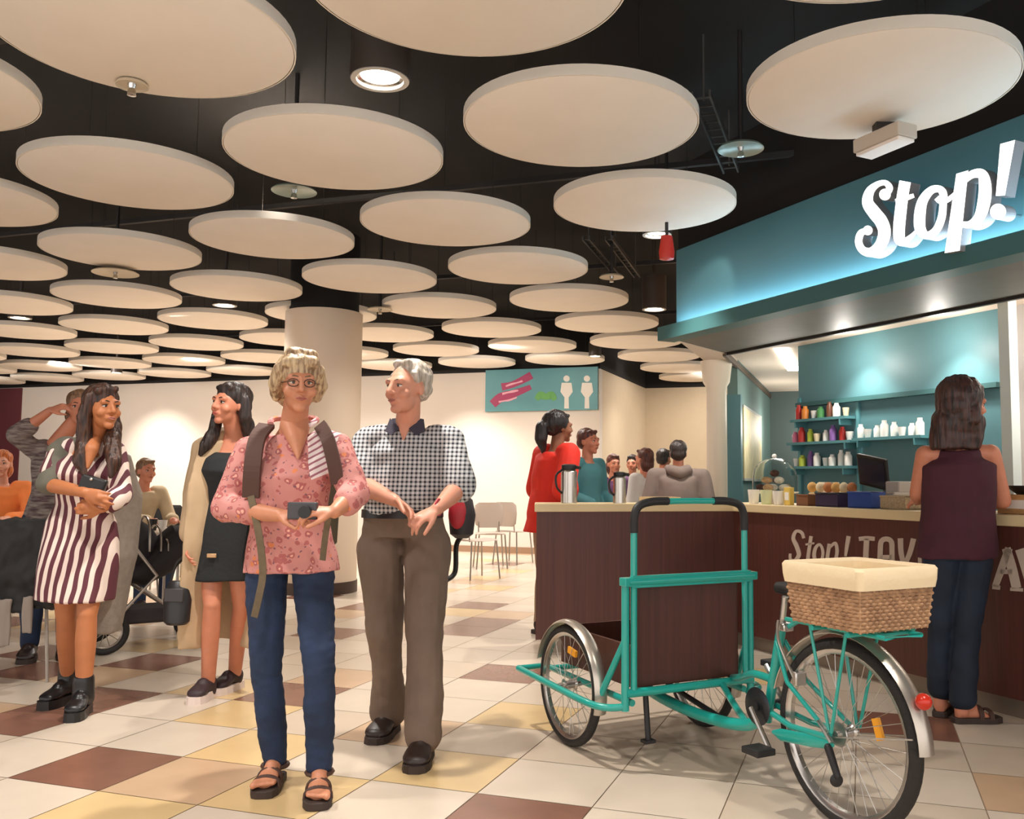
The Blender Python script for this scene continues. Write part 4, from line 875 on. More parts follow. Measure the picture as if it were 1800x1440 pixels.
def add_head(mb, c, R, s=1.0, nose=1.0, jaw=1.0):
    f = lambda x, y, z: c + R @ (V((x, y, z)) * s)
    e = lambda p, r: mb.ell(f(*p), tuple(a * s for a in r), R, 20, 12)
    e((0, 0.022, 0.038), (0.073, 0.092, 0.078)); e((0, -0.022, 0.0), (0.064, 0.068, 0.085)); e((0, -0.028, -0.05), (0.052 * jaw, 0.056, 0.056)); e((0, -0.066, -0.092), (0.026 * jaw, 0.022, 0.020))
    mb.cap(f(-0.038, -0.076, 0.026), f(0.038, -0.076, 0.026), 0.015 * s, 0.015 * s)
    e((-0.038, -0.058, -0.028), (0.026, 0.026, 0.024)); e((0.038, -0.058, -0.028), (0.026, 0.026, 0.024))
    mb.cap(f(0, -0.088, 0.022), f(0, -0.108 * (1 + 0.04 * (nose - 1)), -0.022), 0.008 * s, 0.0115 * s * nose); e((-0.012, -0.093, -0.026), (0.009, 0.010, 0.008)); e((0.012, -0.093, -0.026), (0.009, 0.010, 0.008))
    e((0, -0.079, -0.055), (0.030, 0.014, 0.018)); e((0, -0.087, -0.0505), (0.021, 0.010, 0.0055)); e((0, -0.086, -0.063), (0.018, 0.010, 0.0065))
    for q in (-1, 1): e((q * 0.071, 0.012, -0.006), (0.010, 0.019, 0.030))
def face_parts(root, body, c, R, s=1.0, brow=(90, 66, 48), iris=(70, 52, 40), lips=(168, 92, 80)):
    f = lambda x, y, z: c + R @ (V((x, y, z)) * s); B = BASE[root]
    def sub(nm, mb, m): return link(nm, mesh_of(nm, mb, B, m), root)
    for q in (-1, 1):
        ey = sub('eye', MB().ell(f(q * 0.029, -0.0725, 0.006), (0.0135 * s, 0.0118 * s, 0.0075 * s), R, 16, 10), mat('eye white', (226, 218, 210), 0.2))
        link('iris', mesh_of('iris', MB().ell(f(q * 0.029, -0.0835, 0.0055), (0.0058 * s, 0.0026 * s, 0.0058 * s), R), B, mat('iris%d' % iris[0], iris, 0.15)), ey)
        sub('eyebrow', MB().chain([f(q * 0.014, -0.0885, 0.0285), f(q * 0.030, -0.089, 0.0325), f(q * 0.047, -0.080, 0.027)], [0.0028 * s, 0.0032 * s, 0.0018 * s]), mat('brow%d' % brow[0], brow, 0.8))
        sub('eyelid', MB().chain([f(q * 0.014, -0.082, 0.009), f(q * 0.029, -0.0855, 0.0135), f(q * 0.044, -0.077, 0.009)], [0.0022 * s, 0.0028 * s, 0.0022 * s]), mat('lid%d' % brow[0], tuple(int(x * 0.8) for x in brow), 0.6))
    sub('lips', MB().chain([f(-0.021, -0.0925, -0.056), f(-0.008, -0.0975, -0.0525), f(0, -0.097, -0.054), f(0.008, -0.0975, -0.0525), f(0.021, -0.0925, -0.056)], [0.0014 * s, 0.003 * s, 0.0026 * s, 0.003 * s, 0.0014 * s]).chain([f(-0.019, -0.0925, -0.058), f(0, -0.0965, -0.0625), f(0.019, -0.0925, -0.058)], [0.0014 * s, 0.0042 * s, 0.0014 * s]), mat('lips%d' % lips[0], lips, 0.4))
def torso_rings(J, gw=0.0, k=1.0, top=True, waist=1.0, bust=0.0, belly=0.0, lo=None, hipw=1.0):
    """rings from the hips to the neck; gw = how much larger than the body"""
    sr = (J['sL'] - J['sR']); r = sr.normalized(); f = r.cross(ZUP).normalized(); sh = sr.length / 2
    hp, ch = J['hip'], (J['sL'] + J['sR']) / 2; hr = J.get('hr', r); hf = hr.cross(ZUP).normalized(); up = ch - hp; out = []
    T = [(-0.10, 0.165 * hipw, 0.115, 0), (0.0, 0.170 * hipw, 0.120, 0.0), (0.18, 0.158 * (1 + hipw) / 2, 0.112 + belly * 0.5, belly * 0.4), (0.38, 0.138 * waist, 0.100 + belly * 0.8, belly * 0.7), (0.55, 0.142 * waist, 0.104 + belly * 0.5 + bust * 0.3, bust * 0.4 + belly * 0.3), (0.74, 0.158, 0.112 + bust * 0.7, bust), (0.88, 0.165, 0.105 + bust * 0.2, bust * 0.3), (0.955, sh * 0.84 / k, 0.082, 0), (1.03, 0.100, 0.066, -0.004), (1.075, 0.066, 0.056, -0.006)]
    for t, w_, d_, o in T:
        rr = hr.lerp(r, max(0, min(1, t))).normalized(); ff = hf.lerp(f, max(0, min(1, t))).normalized()
        cc = hp + up * t + ff * o * k
        if t > 1.02: cc = (cc + J['neck'] - V((0, 0, 0.045))) / 2 if t < 1.05 else J['neck'] - V((0, 0, 0.012))
        out.append((cc, rr, ff, w_ * k + gw, d_ * k + gw))
    return out, r, f
def foot_blob(mb, an, toe, r=0.0, L=0.25, wd=0.045, z0=None, lift=0.0):
    """shoe or foot: an = ankle point, toe = direction on the ground, lift = heel raised"""
    t = V((toe[0], toe[1], 0)).normalized(); u = V((-t.y, t.x, 0)); z0 = z0 if z0 is not None else 0.0
    heel = V((an.x, an.y, z0 + 0.03 + lift)) - t * 0.035; ball = V((an.x, an.y, z0 + 0.028)) + t * (L * 0.50); tip = V((an.x, an.y, z0 + 0.024)) + t * (L * 0.72)
    secs = []
    for a, wv, h in ((0.0, 0.55, 0.35), (0.06, 0.72, 0.7), (0.2, 0.78, 0.9), (0.42, 0.78, 0.80), (0.62, 0.98, 0.58), (0.8, 1.0, 0.46), (0.93, 0.82, 0.38), (1.0, 0.35, 0.2)):
        p = heel.lerp(ball, a / 0.7) if a < 0.7 else ball.lerp(tip, (a - 0.7) / 0.3); p = V(p); hh = 0.075 * h + r; ww = wd * wv + r
        p.z = p.z - 0.028 + hh / 2
        secs.append((p, u, ZUP, ww, hh / 2))
    mb.loft(secs, 16); mb.cap(an, heel + t * 0.03 + ZUP * 0.01, 0.036 + r, 0.036 + r); mb.cap(an - ZUP * 0.005, V((an.x, an.y, z0 + 0.045 + lift * 0.5)) + t * 0.06, 0.034 + r, 0.026 + r)
    return mb
def person_base(J): return V((J['hip'].x, J['hip'].y, 0))
def body_mesh(root, J, k=1.0, m=None, voxel=0.006, female=False, nose=1.0, jaw=1.0, hands=True, feet=True, arm=1.0, leg=1.0, **kw):
    mb = MB(); rings, r, f = torso_rings(J, -0.006, k, **kw); q0 = rings[0]; rings[0] = (q0[0] + V((0, 0, 0.015)), q0[1], q0[2], q0[3] * 0.8, q0[4] * 0.7); mb.loft(rings, 24)
    mb.cap(J['neck'] - V((0, 0, 0.03)), J['head'] + J['R'] @ V((0, 0.012, -0.05)) * k, 0.056 * k, 0.050 * k)
    add_head(mb, J['head'], J['R'], k, nose, jaw)
    for q in 'LR':
        s_, e_, w_ = J['s' + q], J['e' + q], J['w' + q]
        mb.cap(s_ + (J['neck'] - s_) * 0.35 - V((0, 0, 0.02)), s_, 0.046 * k, 0.046 * k)
        mb.cap(s_, e_, 0.046 * k * arm, 0.040 * k * arm); mb.cap(e_, e_.lerp(w_, 0.35), 0.040 * k * arm, 0.040 * k * arm); mb.cap(e_.lerp(w_, 0.35), w_, 0.040 * k * arm, 0.026 * k)
        if hands:
            d, n, c = J['h' + q]; hand(mb, w_, d, n, (1 if q == 'L' else -1) * J.get('flip' + q, 1), c, k * 0.95)
        hp_, kn, an = J['p' + q], J['k' + q], J['a' + q]
        mb.cap(hp_, kn, 0.080 * k * leg, 0.054 * k * leg); mb.cap(kn, kn.lerp(an, 0.3), 0.052 * k * leg, 0.056 * k * leg); mb.cap(kn.lerp(an, 0.3), an, 0.056 * k * leg, 0.036 * k)
        if J.get('toes'):
            t_ = V((J['t' + q][0], J['t' + q][1], 0)).normalized(); u_ = V((-t_.y, t_.x, 0)); z_ = J.get('z' + q, 0.012)
            for n_ in range(5):
                s5 = (n_ - 2) * (1 if q == 'R' else -1); p5 = V((J['a' + q].x, J['a' + q].y, z_ + 0.016)) + t_ * (0.158 + 0.007 * s5) + u_ * (-0.0165 * (n_ - 2)); r5 = 0.0125 if s5 == 2 else 0.0095
                mb.cap(p5 - t_ * 0.03, p5 + t_ * 0.012, r5, r5)
        if feet: foot_blob(mb, an, J['t' + q], 0.0, (0.235 if J.get('toes') else 0.20) * k, (0.040 if J.get('toes') else 0.036) * k, J.get('z' + q, 0.012), J.get('lift' + q, 0))
    return remesh('body', mb, m, root, voxel, 3)
def sleeves(mb, J, g, k, e_frac=1.0, l_frac=0.0, arm=1.0, flare=1.0):
    for q in 'LR':
        s_, e_, w_ = J['s' + q], J['e' + q], J['w' + q]
        mb.cap(s_ + (J['neck'] - s_) * 0.35 - V((0, 0, 0.012)), s_, 0.050 * k + g * 0.6, 0.050 * k + g * 0.7)
        end = s_.lerp(e_, e_frac); mb.cap(s_, end, (0.050 * k) * arm + g * 0.7, (0.056 + (0.046 - 0.056) * e_frac) * k * arm * flare + g)
        if l_frac: mb.cap(e_, e_.lerp(w_, l_frac), 0.046 * k * arm + g, (0.046 - 0.012 * l_frac) * k * arm * flare + g)
def trousers(mb, J, g, k, fr=1.0, leg=1.0, hem=0.0, hipw=1.0, flare=1.0, belly=0.0):
    rings, r, f = torso_rings(J, g, k, hipw=hipw, belly=belly); mb.loft(rings[0:3], 24)
    for q in 'LR':
        hp_, kn, an = J['p' + q], J['k' + q], J['a' + q]; mb.cap(hp_, kn, 0.088 * k * leg + g, 0.062 * k * leg + g); e = kn.lerp(an, fr)
        mb.cap(kn, kn.lerp(an, 0.35), 0.060 * k * leg + g, 0.060 * k * leg + g); mb.cap(kn.lerp(an, 0.35), e, 0.060 * k * leg + g, (0.044 * k * flare + g))
def strap(root, name, pts, wd, m, th=0.006, nrm=None, label=None):
    P = spline(pts, 6); rs = []
    for i, p in enumerate(P):
        t = (P[min(i + 1, len(P) - 1)] - P[max(i - 1, 0)]).normalized(); n = V(nrm or (0, -1, 0)); n = (n - t * n.dot(t)).normalized(); u = t.cross(n)
        rs.append([p + u * wd / 2 + n * th / 2, p + u * wd / 2 - n * th / 2, p - u * wd / 2 - n * th / 2, p - u * wd / 2 + n * th / 2])
    return part(root, name, MB().rings(rs), m, smooth=False, label=label)
def hair_cap(mb, c, R, s, back=1.0, thick=0.012, fringe=0.0, part_=True):
    f = lambda x, y, z: c + R @ (V((x, y, z)) * s)
    mb.ell(f(0, 0.030, 0.048), tuple((a + thick) * s for a in (0.074, 0.092, 0.076)), R, 24, 14)
    mb.ell(f(0, 0.055, 0.0), tuple((a + thick) * s for a in (0.070, 0.062, 0.075)), R, 20, 12)

def v(px, py, Y): return at(px, py, Y)
# ------------------------------------------------------------------ 1 woman in the floral shirt
m_skinA = skin_mat('skin tanned', (206, 138, 104)); m_skinB = skin_mat('skin rosy', (214, 150, 124)); m_skinC = skin_mat('skin golden', (190, 118, 74)); m_skinD = skin_mat('skin warm', (208, 134, 104)); m_skinE = skin_mat('skin brown', (142, 92, 66))
def J_(**k): return k
Yw = 3.56
J = J_(head=v(524, 678, 3.50), R=head_rot(0.42, 0.02), neck=v(514, 752, 3.58), sR=v(437, 792, 3.60), sL=v(593, 785, 3.55), eR=v(398, 893, 3.52), eL=v(623, 868, 3.47), wR=v(492, 906, 3.34), wL=v(588, 900, 3.30),
       hR=(V((0.95, -0.35, 0.10)), V((0.1, 0.3, -1)), 0.75), hL=(V((-0.92, -0.38, 0.05)), V((-0.1, 0.4, -1)), 0.75),
       hip=v(512, 985, 3.58), pR=v(468, 1010, 3.58), pL=v(550, 1008, 3.58), kR=v(468, 1180, 3.58), kL=v(561, 1182, 3.46), aR=v(484, 1340, 3.62), aL=v(562, 1352, 3.50), tR=(0.05, -1), tL=(0.22, -1), zR=0.03, zL=0.03, toes=True)
base = person_base(J); g1 = thing('person', 'grey-blond woman in pink floral shirt and blue jeans walking in front', 'person', base); k = 0.97
body_mesh(g1, J, k, m_skinA, 0.006, waist=1.0, bust=0.02, hipw=1.0, leg=0.92)
face_parts(g1, None, J['head'], J['R'], k, (120, 92, 70), (74, 66, 60), (172, 98, 84))
mb = MB(); hair_cap(mb, J['head'], J['R'], k, thick=0.017); f = lambda x, y, z: J['head'] + J['R'] @ (V((x, y, z)) * k)
mb.cap(f(-0.05, -0.055, 0.088), f(0.045, -0.06, 0.090), 0.026 * k, 0.026 * k); mb.chain([f(-0.078, -0.035, 0.06), f(-0.088, -0.005, 0.0), f(-0.078, 0.02, -0.05)], [0.024, 0.028, 0.018]); mb.chain([f(0.076, -0.035, 0.06), f(0.085, -0.002, 0.0), f(0.076, 0.02, -0.05)], [0.024, 0.028, 0.018]); mb.ell(f(0, 0.08, -0.03), (0.075, 0.05, 0.06), J['R'])
mb.cap(f(-0.03, -0.02, 0.125), f(0.05, 0.0, 0.12), 0.028, 0.028)
remesh('hair', mb, hair_mat('grey blond hair', (214, 186, 146), (128, 96, 68)), g1, 0.007, 2, [(0.006, (26, 26, 12)), (0.004, (70, 70, 18))])
# glasses
mb = MB(); m_gl = mat('dark frames', (60, 40, 34), 0.4)
for q in (-1, 1):
    mb.tube([f(q * 0.031 + 0.021 * math.cos(a * math.pi / 8), -0.094 + 0.004 * abs(math.cos(a * math.pi / 8)), 0.004 + 0.015 * math.sin(a * math.pi / 8)) for a in range(16)], 0.0018, 6, closed=True)
    mb.tube([f(q * 0.052, -0.090, 0.008), f(q * 0.078, 0.01, 0.006)], 0.0018, 6)
mb.tube([f(-0.010, -0.096, 0.007), f(0.010, -0.096, 0.007)], 0.0018, 6); part(g1, 'glasses', mb, m_gl)
# floral shirt
m_fl = bpy.data.materials.new('pink floral cotton'); m_fl.use_nodes = True; nt = m_fl.node_tree; nt.nodes['Principled BSDF'].inputs['Roughness'].default_value = 0.8
tc = nt.nodes.new('ShaderNodeTexCoord')
def vor(nt, sc_, src, feat='F1', rnd=1.0):
    n = nt.nodes.new('ShaderNodeTexVoronoi'); n.inputs['Scale'].default_value = sc_; n.feature = feat; n.inputs['Randomness'].default_value = rnd; nt.links.new(src, n.inputs['Vector']); return n
wp = nt.nodes.new('ShaderNodeTexNoise'); wp.inputs['Scale'].default_value = 18; nt.links.new(tc.outputs['Object'], wp.inputs['Vector'])
va = nt.nodes.new('ShaderNodeVectorMath'); va.operation = 'MULTIPLY_ADD'; nt.links.new(wp.outputs['Color'], va.inputs[0]); va.inputs[1].default_value = (0.05, 0.05, 0.05); nt.links.new(tc.outputs['Object'], va.inputs[2])
v1_ = vor(nt, 29, va.outputs[0]); v2_ = vor(nt, 44, va.outputs[0]); v3_ = vor(nt, 14, va.outputs[0])
c = mixc(nt, mth(nt, 'LESS_THAN', v1_.outputs['Distance'], 0.40), lin((206, 138, 130)), lin((180, 100, 98)))
c = mixc(nt, mth(nt, 'LESS_THAN', v1_.outputs['Distance'], 0.18), c, lin((232, 172, 152)))
c = mixc(nt, mth(nt, 'LESS_THAN', v2_.outputs['Distance'], 0.20), c, lin((136, 90, 100)))
c = mixc(nt, mth(nt, 'LESS_THAN', v3_.outputs['Distance'], 0.14), c, lin((222, 132, 88)))
o_, _ = xyz(nt); bx_ = base.x; pa_ = at(530, 780, 3.42); pb_ = at(585, 780, 3.42); zb_ = at(552, 855, 3.40).z
m1 = mth(nt, 'MULTIPLY', mth(nt, 'GREATER_THAN', mth(nt, 'ADD', o_[0], mth(nt, 'MULTIPLY', mth(nt, 'SUBTRACT', o_[2], pa_.z), 0.25)), pa_.x - bx_), mth(nt, 'LESS_THAN', mth(nt, 'ADD', o_[0], mth(nt, 'MULTIPLY', mth(nt, 'SUBTRACT', o_[2], zb_), -0.10)), pb_.x - bx_ - 0.02))
m1 = mth(nt, 'MULTIPLY', m1, mth(nt, 'MULTIPLY', mth(nt, 'GREATER_THAN', mth(nt, 'ADD', o_[2], mth(nt, 'MULTIPLY', o_[0], -0.5)), zb_ - 0.03), mth(nt, 'LESS_THAN', o_[1], 0.0)))
st1 = mth(nt, 'LESS_THAN', mth(nt, 'FRACT', mth(nt, 'MULTIPLY', mth(nt, 'ADD', mth(nt, 'MULTIPLY', o_[0], 0.6), mth(nt, 'MULTIPLY', o_[2], -0.9)), 42.0)), 0.35)
c = mixc(nt, m1, c, mixc(nt, st1, lin((240, 224, 220)), lin((166, 104, 116))))
bind(m_fl, nt, c)
mb = MB(); rings, r, fw_ = torso_rings(J, 0.016, k, bust=0.03, belly=0.02, hipw=1.02); rings[0] = (rings[0][0] - V((0, 0, 0.0)), rings[0][1], rings[0][2], rings[0][3] + 0.012, rings[0][4] + 0.012)
mb.loft(rings[:-1] + [(rings[-1][0] - V((0, 0, 0.02)), rings[-1][1], rings[-1][2], 0.078, 0.070)], 28); sleeves(mb, J, 0.012, k, 1.0, 0.42, flare=1.06)
remesh('floral_shirt', mb, m_fl, g1, 0.0075, 3, [(0.010, (9, 9, 6)), (0.005, (28, 28, 16))])
# collar, striped inner edge, placket
mb = MB().tube(spline([J['neck'] + V((-0.075, -0.035, 0.01)), J['neck'] + V((-0.085, 0.03, 0.035)), J['neck'] + V((0, 0.07, 0.045)), J['neck'] + V((0.085, 0.03, 0.035)), J['neck'] + V((0.07, -0.045, 0.005))]), 0.012, 8); part(g1, 'collar', mb, m_fl)
ch = (J['sL'] + J['sR']) / 2
# striped lining panel on her left chest
m_st = bpy.data.materials.new('striped lining'); m_st.use_nodes = True; nt = m_st.node_tree; o_, _ = xyz(nt)
d_ = mth(nt, 'ADD', mth(nt, 'MULTIPLY', o_[0], 0.6), mth(nt, 'MULTIPLY', o_[2], -0.9))
bind(m_st, nt, mixc(nt, mth(nt, 'LESS_THAN', mth(nt, 'FRACT', mth(nt, 'MULTIPLY', d_, 55.0)), 0.4), lin((244, 228, 224)), lin((170, 96, 112))))
def chest_strip(pts, wd, m, nm, th=0.008, label=None): return strap(g1, nm, pts, wd, m, th, (0, -1, 0.1), label)
# neckline skin opening is body skin: a short V of skin
mb = MB().chain([v(512, 748, 3.545), v(518, 772, 3.49), v(524, 806, 3.434)], [0.045, 0.028, 0.006]).chain([v(528, 748, 3.545), v(524, 806, 3.434)], [0.040, 0.006]); remesh('open_neckline', mb, m_skinA, g1, 0.006, 2, label='bare skin in the open shirt neckline')
# jeans
m_jean = mat('blue denim', (34, 52, 84), 0.8, var=0.25, vscale=6, bump=0.3, bscale=260, col2=(24, 38, 62))
mb = MB(); trousers(mb, J, 0.007, k, 0.94, 0.88, hipw=1.0, flare=1.0); remesh('jeans', mb, m_jean, g1, 0.0075, 3, [(0.006, (10, 10, 14)), (0.004, (26, 26, 40))])
# backpack straps
m_sp = mat('olive webbing', (112, 96, 74), 0.8, var=0.2, vscale=30); m_sp2 = mat('dark padded strap', (84, 58, 50), 0.8)
chest_strip([v(466, 752, 3.53) + V((0, 0.02, 0.01)), v(452, 772, 3.46), v(444, 820, 3.40), v(441, 875, 3.41)], 0.062, m_sp2, 'backpack_strap', 0.016)
chest_strip([v(563, 748, 3.53), v(576, 772, 3.44), v(586, 810, 3.43), v(594, 850, 3.45)], 0.050, m_sp2, 'backpack_strap', 0.016)
chest_strip([v(441, 872, 3.40), v(455, 940, 3.38), v(462, 1005, 3.395), v(455, 1050, 3.40), v(447, 1085, 3.41)], 0.026, m_sp, 'webbing_tail', 0.005)
chest_strip([v(578, 905, 3.36), v(571, 950, 3.375), v(567, 985, 3.39)], 0.022, m_sp, 'webbing_tail', 0.005)
part(g1, 'backpack', MB().loft([(ch + V((-0.01, 0.22, z)), V((1, 0, 0)), V((0, 1, 0)), wv, dv) for z, wv, dv in ((-0.42, 0.10, 0.04), (-0.38, 0.14, 0.09), (-0.15, 0.15, 0.10), (0.0, 0.13, 0.08), (0.06, 0.07, 0.04))], 20), mat('backpack cloth', (92, 84, 66), 0.8))
# sandals
m_sand = mat('sandal leather', (74, 48, 38), 0.6); m_sole = mat('sandal sole', (58, 44, 38), 0.7)
def sandal(root, an, toe, L=0.225, wd=0.046, z0=0.03):
    t = V((toe[0], toe[1], 0)).normalized(); u = V((-t.y, t.x, 0)); o = V((an.x, an.y, 0))
    mb = MB(); rs = []
    for a, w_ in ((-0.055, 0.5), (-0.04, 0.78), (0.03, 0.86), (0.10, 1.1), (0.15, 1.12), (0.185, 0.85), (0.195, 0.4)):
        p = o + t * a; rs.append([p + u * wd * w_, p + u * wd * w_ + ZUP * 0.028, p - u * wd * w_ + ZUP * 0.028, p - u * wd * w_])
    s_ = part(root, 'sandal_sole', MB().rings(rs), m_sole, smooth=False, bevel=0.004)
    for a, h, ww in ((0.125, 0.062, 1.05), (0.075, 0.078, 0.95)):
        p = o + t * a; pts = [p + u * wd * ww * math.cos(x) + ZUP * (0.024 + (h - 0.024) * math.sin(x) ** 0.7) for x in [math.pi * i / 12 for i in range(1, 12)]]
        mb = MB()
        for dx in (-0.007, 0.0, 0.007): mb.tube([p + u * wd * ww + ZUP * 0.02 + t * dx] + [q_ + t * dx for q_ in pts] + [p - u * wd * ww + ZUP * 0.02 + t * dx], 0.0052, 8)
        part(root, 'sandal_strap', mb, m_sand)
    mb = MB().tube([an + (t * math.cos(x) + u * math.sin(x)) * 0.048 - ZUP * 0.01 for x in [2 * math.pi * i / 16 for i in range(16)]], 0.008, 6, closed=True); part(root, 'ankle_strap', mb, m_sand)
sandal(g1, J['aR'], J['tR']); sandal(g1, J['aL'], J['tL'])
hp_ = (J['wR'] + V((0.09, -0.05, 0.0)) + J['wL'] + V((-0.09, -0.05, 0))) / 2
ph = thing('camera', 'small dark camera held in both hands by the woman in the floral shirt', 'camera', hp_)
part(ph, 'camera_body', MB().box(hp_ + V((0, -0.005, 0.012)), (0.105, 0.03, 0.062)), mat('camera grey', (66, 62, 66), 0.4), smooth=False, bevel=0.006)
part(ph, 'lens', MB().cyl(hp_ + V((0.015, -0.028, 0.008)), 0.022, 0.03, 24, V((0, 1, 0))), m_blk)

# ------------------------------------------------------------------ 2 man in the checked shirt
J = J_(head=v(716, 683, 4.05), R=head_rot(-0.62, 0.02), neck=v(716, 748, 4.15), sR=v(643, 776, 4.16), sL=v(791, 776, 4.16), eR=v(630, 850, 4.10), eL=v(806, 858, 4.10), wR=v(694, 880, 3.90), wL=v(768, 895, 3.88),
       hR=(V((0.72, -0.30, -0.50)), V((0.2, -0.5, -0.75)), 0.45), hL=(V((-0.75, -0.35, -0.42)), V((0.2, 0.55, -0.8)), 0.55),
       hip=v(707, 930, 4.18), pR=v(667, 965, 4.18), pL=v(750, 960, 4.16), kR=v(678, 1110, 4.18), kL=v(748, 1120, 4.02), aR=v(683, 1252, 4.32), aL=v(743, 1296, 3.93), tR=(-0.15, -1), tL=(-0.02, -1), zR=0.02, zL=0.02)
base = person_base(J); g2 = thing('person', 'grey-haired man in checked shirt and brown trousers walking beside the column', 'person', base); k = 1.03
body_mesh(g2, J, k, m_skinB, 0.006, waist=1.12, belly=0.03, hipw=0.98, jaw=1.1, nose=1.25, arm=1.05)
face_parts(g2, None, J['head'], J['R'], k, (150, 130, 116), (80, 70, 66), (176, 108, 96))
mb = MB(); f = lambda x, y, z: J['head'] + J['R'] @ (V((x, y, z)) * 1.03)
mb.ell(f(0, 0.034, 0.052), (0.082, 0.096, 0.084), J['R'], 24, 14); mb.ell(f(0, 0.065, 0.0), (0.074, 0.055, 0.06), J['R']); mb.cap(f(-0.035, -0.03, 0.108), f(0.035, -0.03, 0.108), 0.018, 0.018)
for q in (-1, 1): mb.chain([f(q * 0.068, -0.02, 0.06), f(q * 0.073, -0.008, 0.025)], [0.014, 0.008])
remesh('hair', mb, hair_mat('silver hair', (206, 196, 184), (150, 138, 122)), g2, 0.007, 2, [(0.006, (40, 40, 30))])
m_ck = bpy.data.materials.new('gingham check'); m_ck.use_nodes = True; nt = m_ck.node_tree; nt.nodes['Principled BSDF'].inputs['Roughness'].default_value = 0.85; o_, _ = xyz(nt)
F = 52.0
fx = mth(nt, 'LESS_THAN', mth(nt, 'FRACT', mth(nt, 'MULTIPLY', o_[0], F)), 0.46); fy = mth(nt, 'LESS_THAN', mth(nt, 'FRACT', mth(nt, 'MULTIPLY', o_[2], F)), 0.46)
bind(m_ck, nt, mixc(nt, mth(nt, 'MULTIPLY', mth(nt, 'ADD', fx, fy), 0.5), lin((216, 216, 218)), lin((38, 42, 52))))
mb = MB(); rings, r, fw_ = torso_rings(J, 0.017, k, belly=0.035, waist=1.14, hipw=1.02); mb.loft(rings[2:-1] + [(rings[-1][0] - V((0, 0, 0.02)), rings[-1][1], rings[-1][2], 0.085, 0.075)], 28); sleeves(mb, J, 0.022, k, 0.93, 0, flare=1.25)
remesh('checked_shirt', mb, m_ck, g2, 0.0085, 3, [(0.012, (7, 7, 6)), (0.005, (24, 24, 14))])
nk = J['neck']; mb = MB().loft([(nk + V((0, 0.0, -0.02)), V((1, 0, 0)), V((0, 1, 0)), 0.082, 0.072), (nk + V((0, 0.012, 0.03)), V((1, 0, 0)), V((0, 1, 0)), 0.073, 0.066)], 24)
mb.add([nk + V((-0.07, -0.05, 0.03)), nk + V((-0.02, -0.085, -0.02)), nk + V((-0.055, -0.095, -0.05)), nk + V((-0.09, -0.06, -0.03))], [(0, 1, 2, 3)]).add([nk + V((0.07, -0.05, 0.03)), nk + V((0.02, -0.085, -0.02)), nk + V((0.055, -0.095, -0.05)), nk + V((0.09, -0.06, -0.03))], [(0, 1, 2, 3)])
part(g2, 'collar', mb, mat('collar navy', (62, 58, 72), 0.8))
mb = MB().loft([(nk + V((0, -0.055, 0.02)), V((1, 0, 0)), V((0, -1, 0)), 0.040, 0.025), (nk + V((0.0, -0.082, -0.03)), V((1, 0, 0)), V((0, -1, 0)), 0.02, 0.02), (nk + V((0, -0.095, -0.07)), V((1, 0, 0)), V((0, -1, 0)), 0.004, 0.01)], 14); part(g2, 'open_neckline', mb, m_skinB, label='bare skin in the open collar')
m_tr = mat('taupe trousers', (118, 98, 84), 0.75, var=0.15, vscale=7, bump=0.2, bscale=200)
mb = MB(); trousers(mb, J, 0.014, k, 0.97, 1.04, hipw=1.02, flare=1.55, belly=0.035); remesh('trousers', mb, m_tr, g2, 0.0085, 3, [(0.014, (8, 8, 5)), (0.005, (26, 26, 18))])
rg = rings[2]; mb = MB().loft([(rg[0] + V((0, 0, -0.018)), rg[1], rg[2], rg[3] + 0.004, rg[4] + 0.006), (rg[0] + V((0, 0, 0.018)), rg[1], rg[2], rg[3] + 0.003, rg[4] + 0.006)], 36); bl = part(g2, 'belt', mb, mat('black belt', (36, 34, 36), 0.4))
m_shoe = mat('dark brown leather shoe', (48, 34, 30), 0.4)
def shoe(root, name, an, toe, L, m, sole, g=0.012, wd=0.046, z0=0.02, lift=0.0, high=0.0, th=0.013, fold=None):
    mb = foot_blob(MB(), an, toe, g, L, wd, z0 + 0.004, lift)
    if high: mb.cap(an + ZUP * high, an, 0.044 + g * 0.6, 0.042 + g)
    sh_ = remesh(name, mb, m, root, 0.006, 2)
    t = V((toe[0], toe[1], 0)).normalized(); u = V((-t.y, t.x, 0)); o = V((an.x, an.y, 0)); rs = []
    for a, w_ in ((-0.06, 0.6), (-0.045, 0.86), (0.03, 0.9), (0.09, 1.08), (0.135, 1.1), (0.172, 0.88), (0.19, 0.4)):
        p = o + t * a * (L / 0.235); zz = z0 - 0.012 + (lift * max(0, (0.09 - a) / 0.13) if lift else 0); ww = (wd + g * 0.55) * w_
        rs.append([p + u * ww, p + u * ww * 0.94 + ZUP * (z0 + 0.009), p - u * ww * 0.94 + ZUP * (z0 + 0.009), p - u * ww])
    lo_ = min(q.z for r_ in rs for q in r_)
    mb = MB().rings([[q - ZUP * lo_ for q in r_] for r_ in rs]); link('sole', mesh_of('sole', mb, BASE[root], sole, False), sh_); return sh_
for q in 'RL': shoe(g2, 'shoe', J['a' + q], J['t' + q], 0.26, m_shoe, m_sole, z0=0.02)
part(g2, 'wristband', MB().tube([J['wL'].lerp(J['eL'], 0.08) + V((0.75, 0.0, 0.62)).normalized() * 0 + (V((0.3, 0.9, 0)).normalized() * math.cos(a) + V((0, 0, 1)) * math.sin(a)) * 0.033 for a in [2 * math.pi * i / 16 for i in range(16)]], 0.006, 6, closed=True), mat('red band', (176, 44, 58), 0.5))
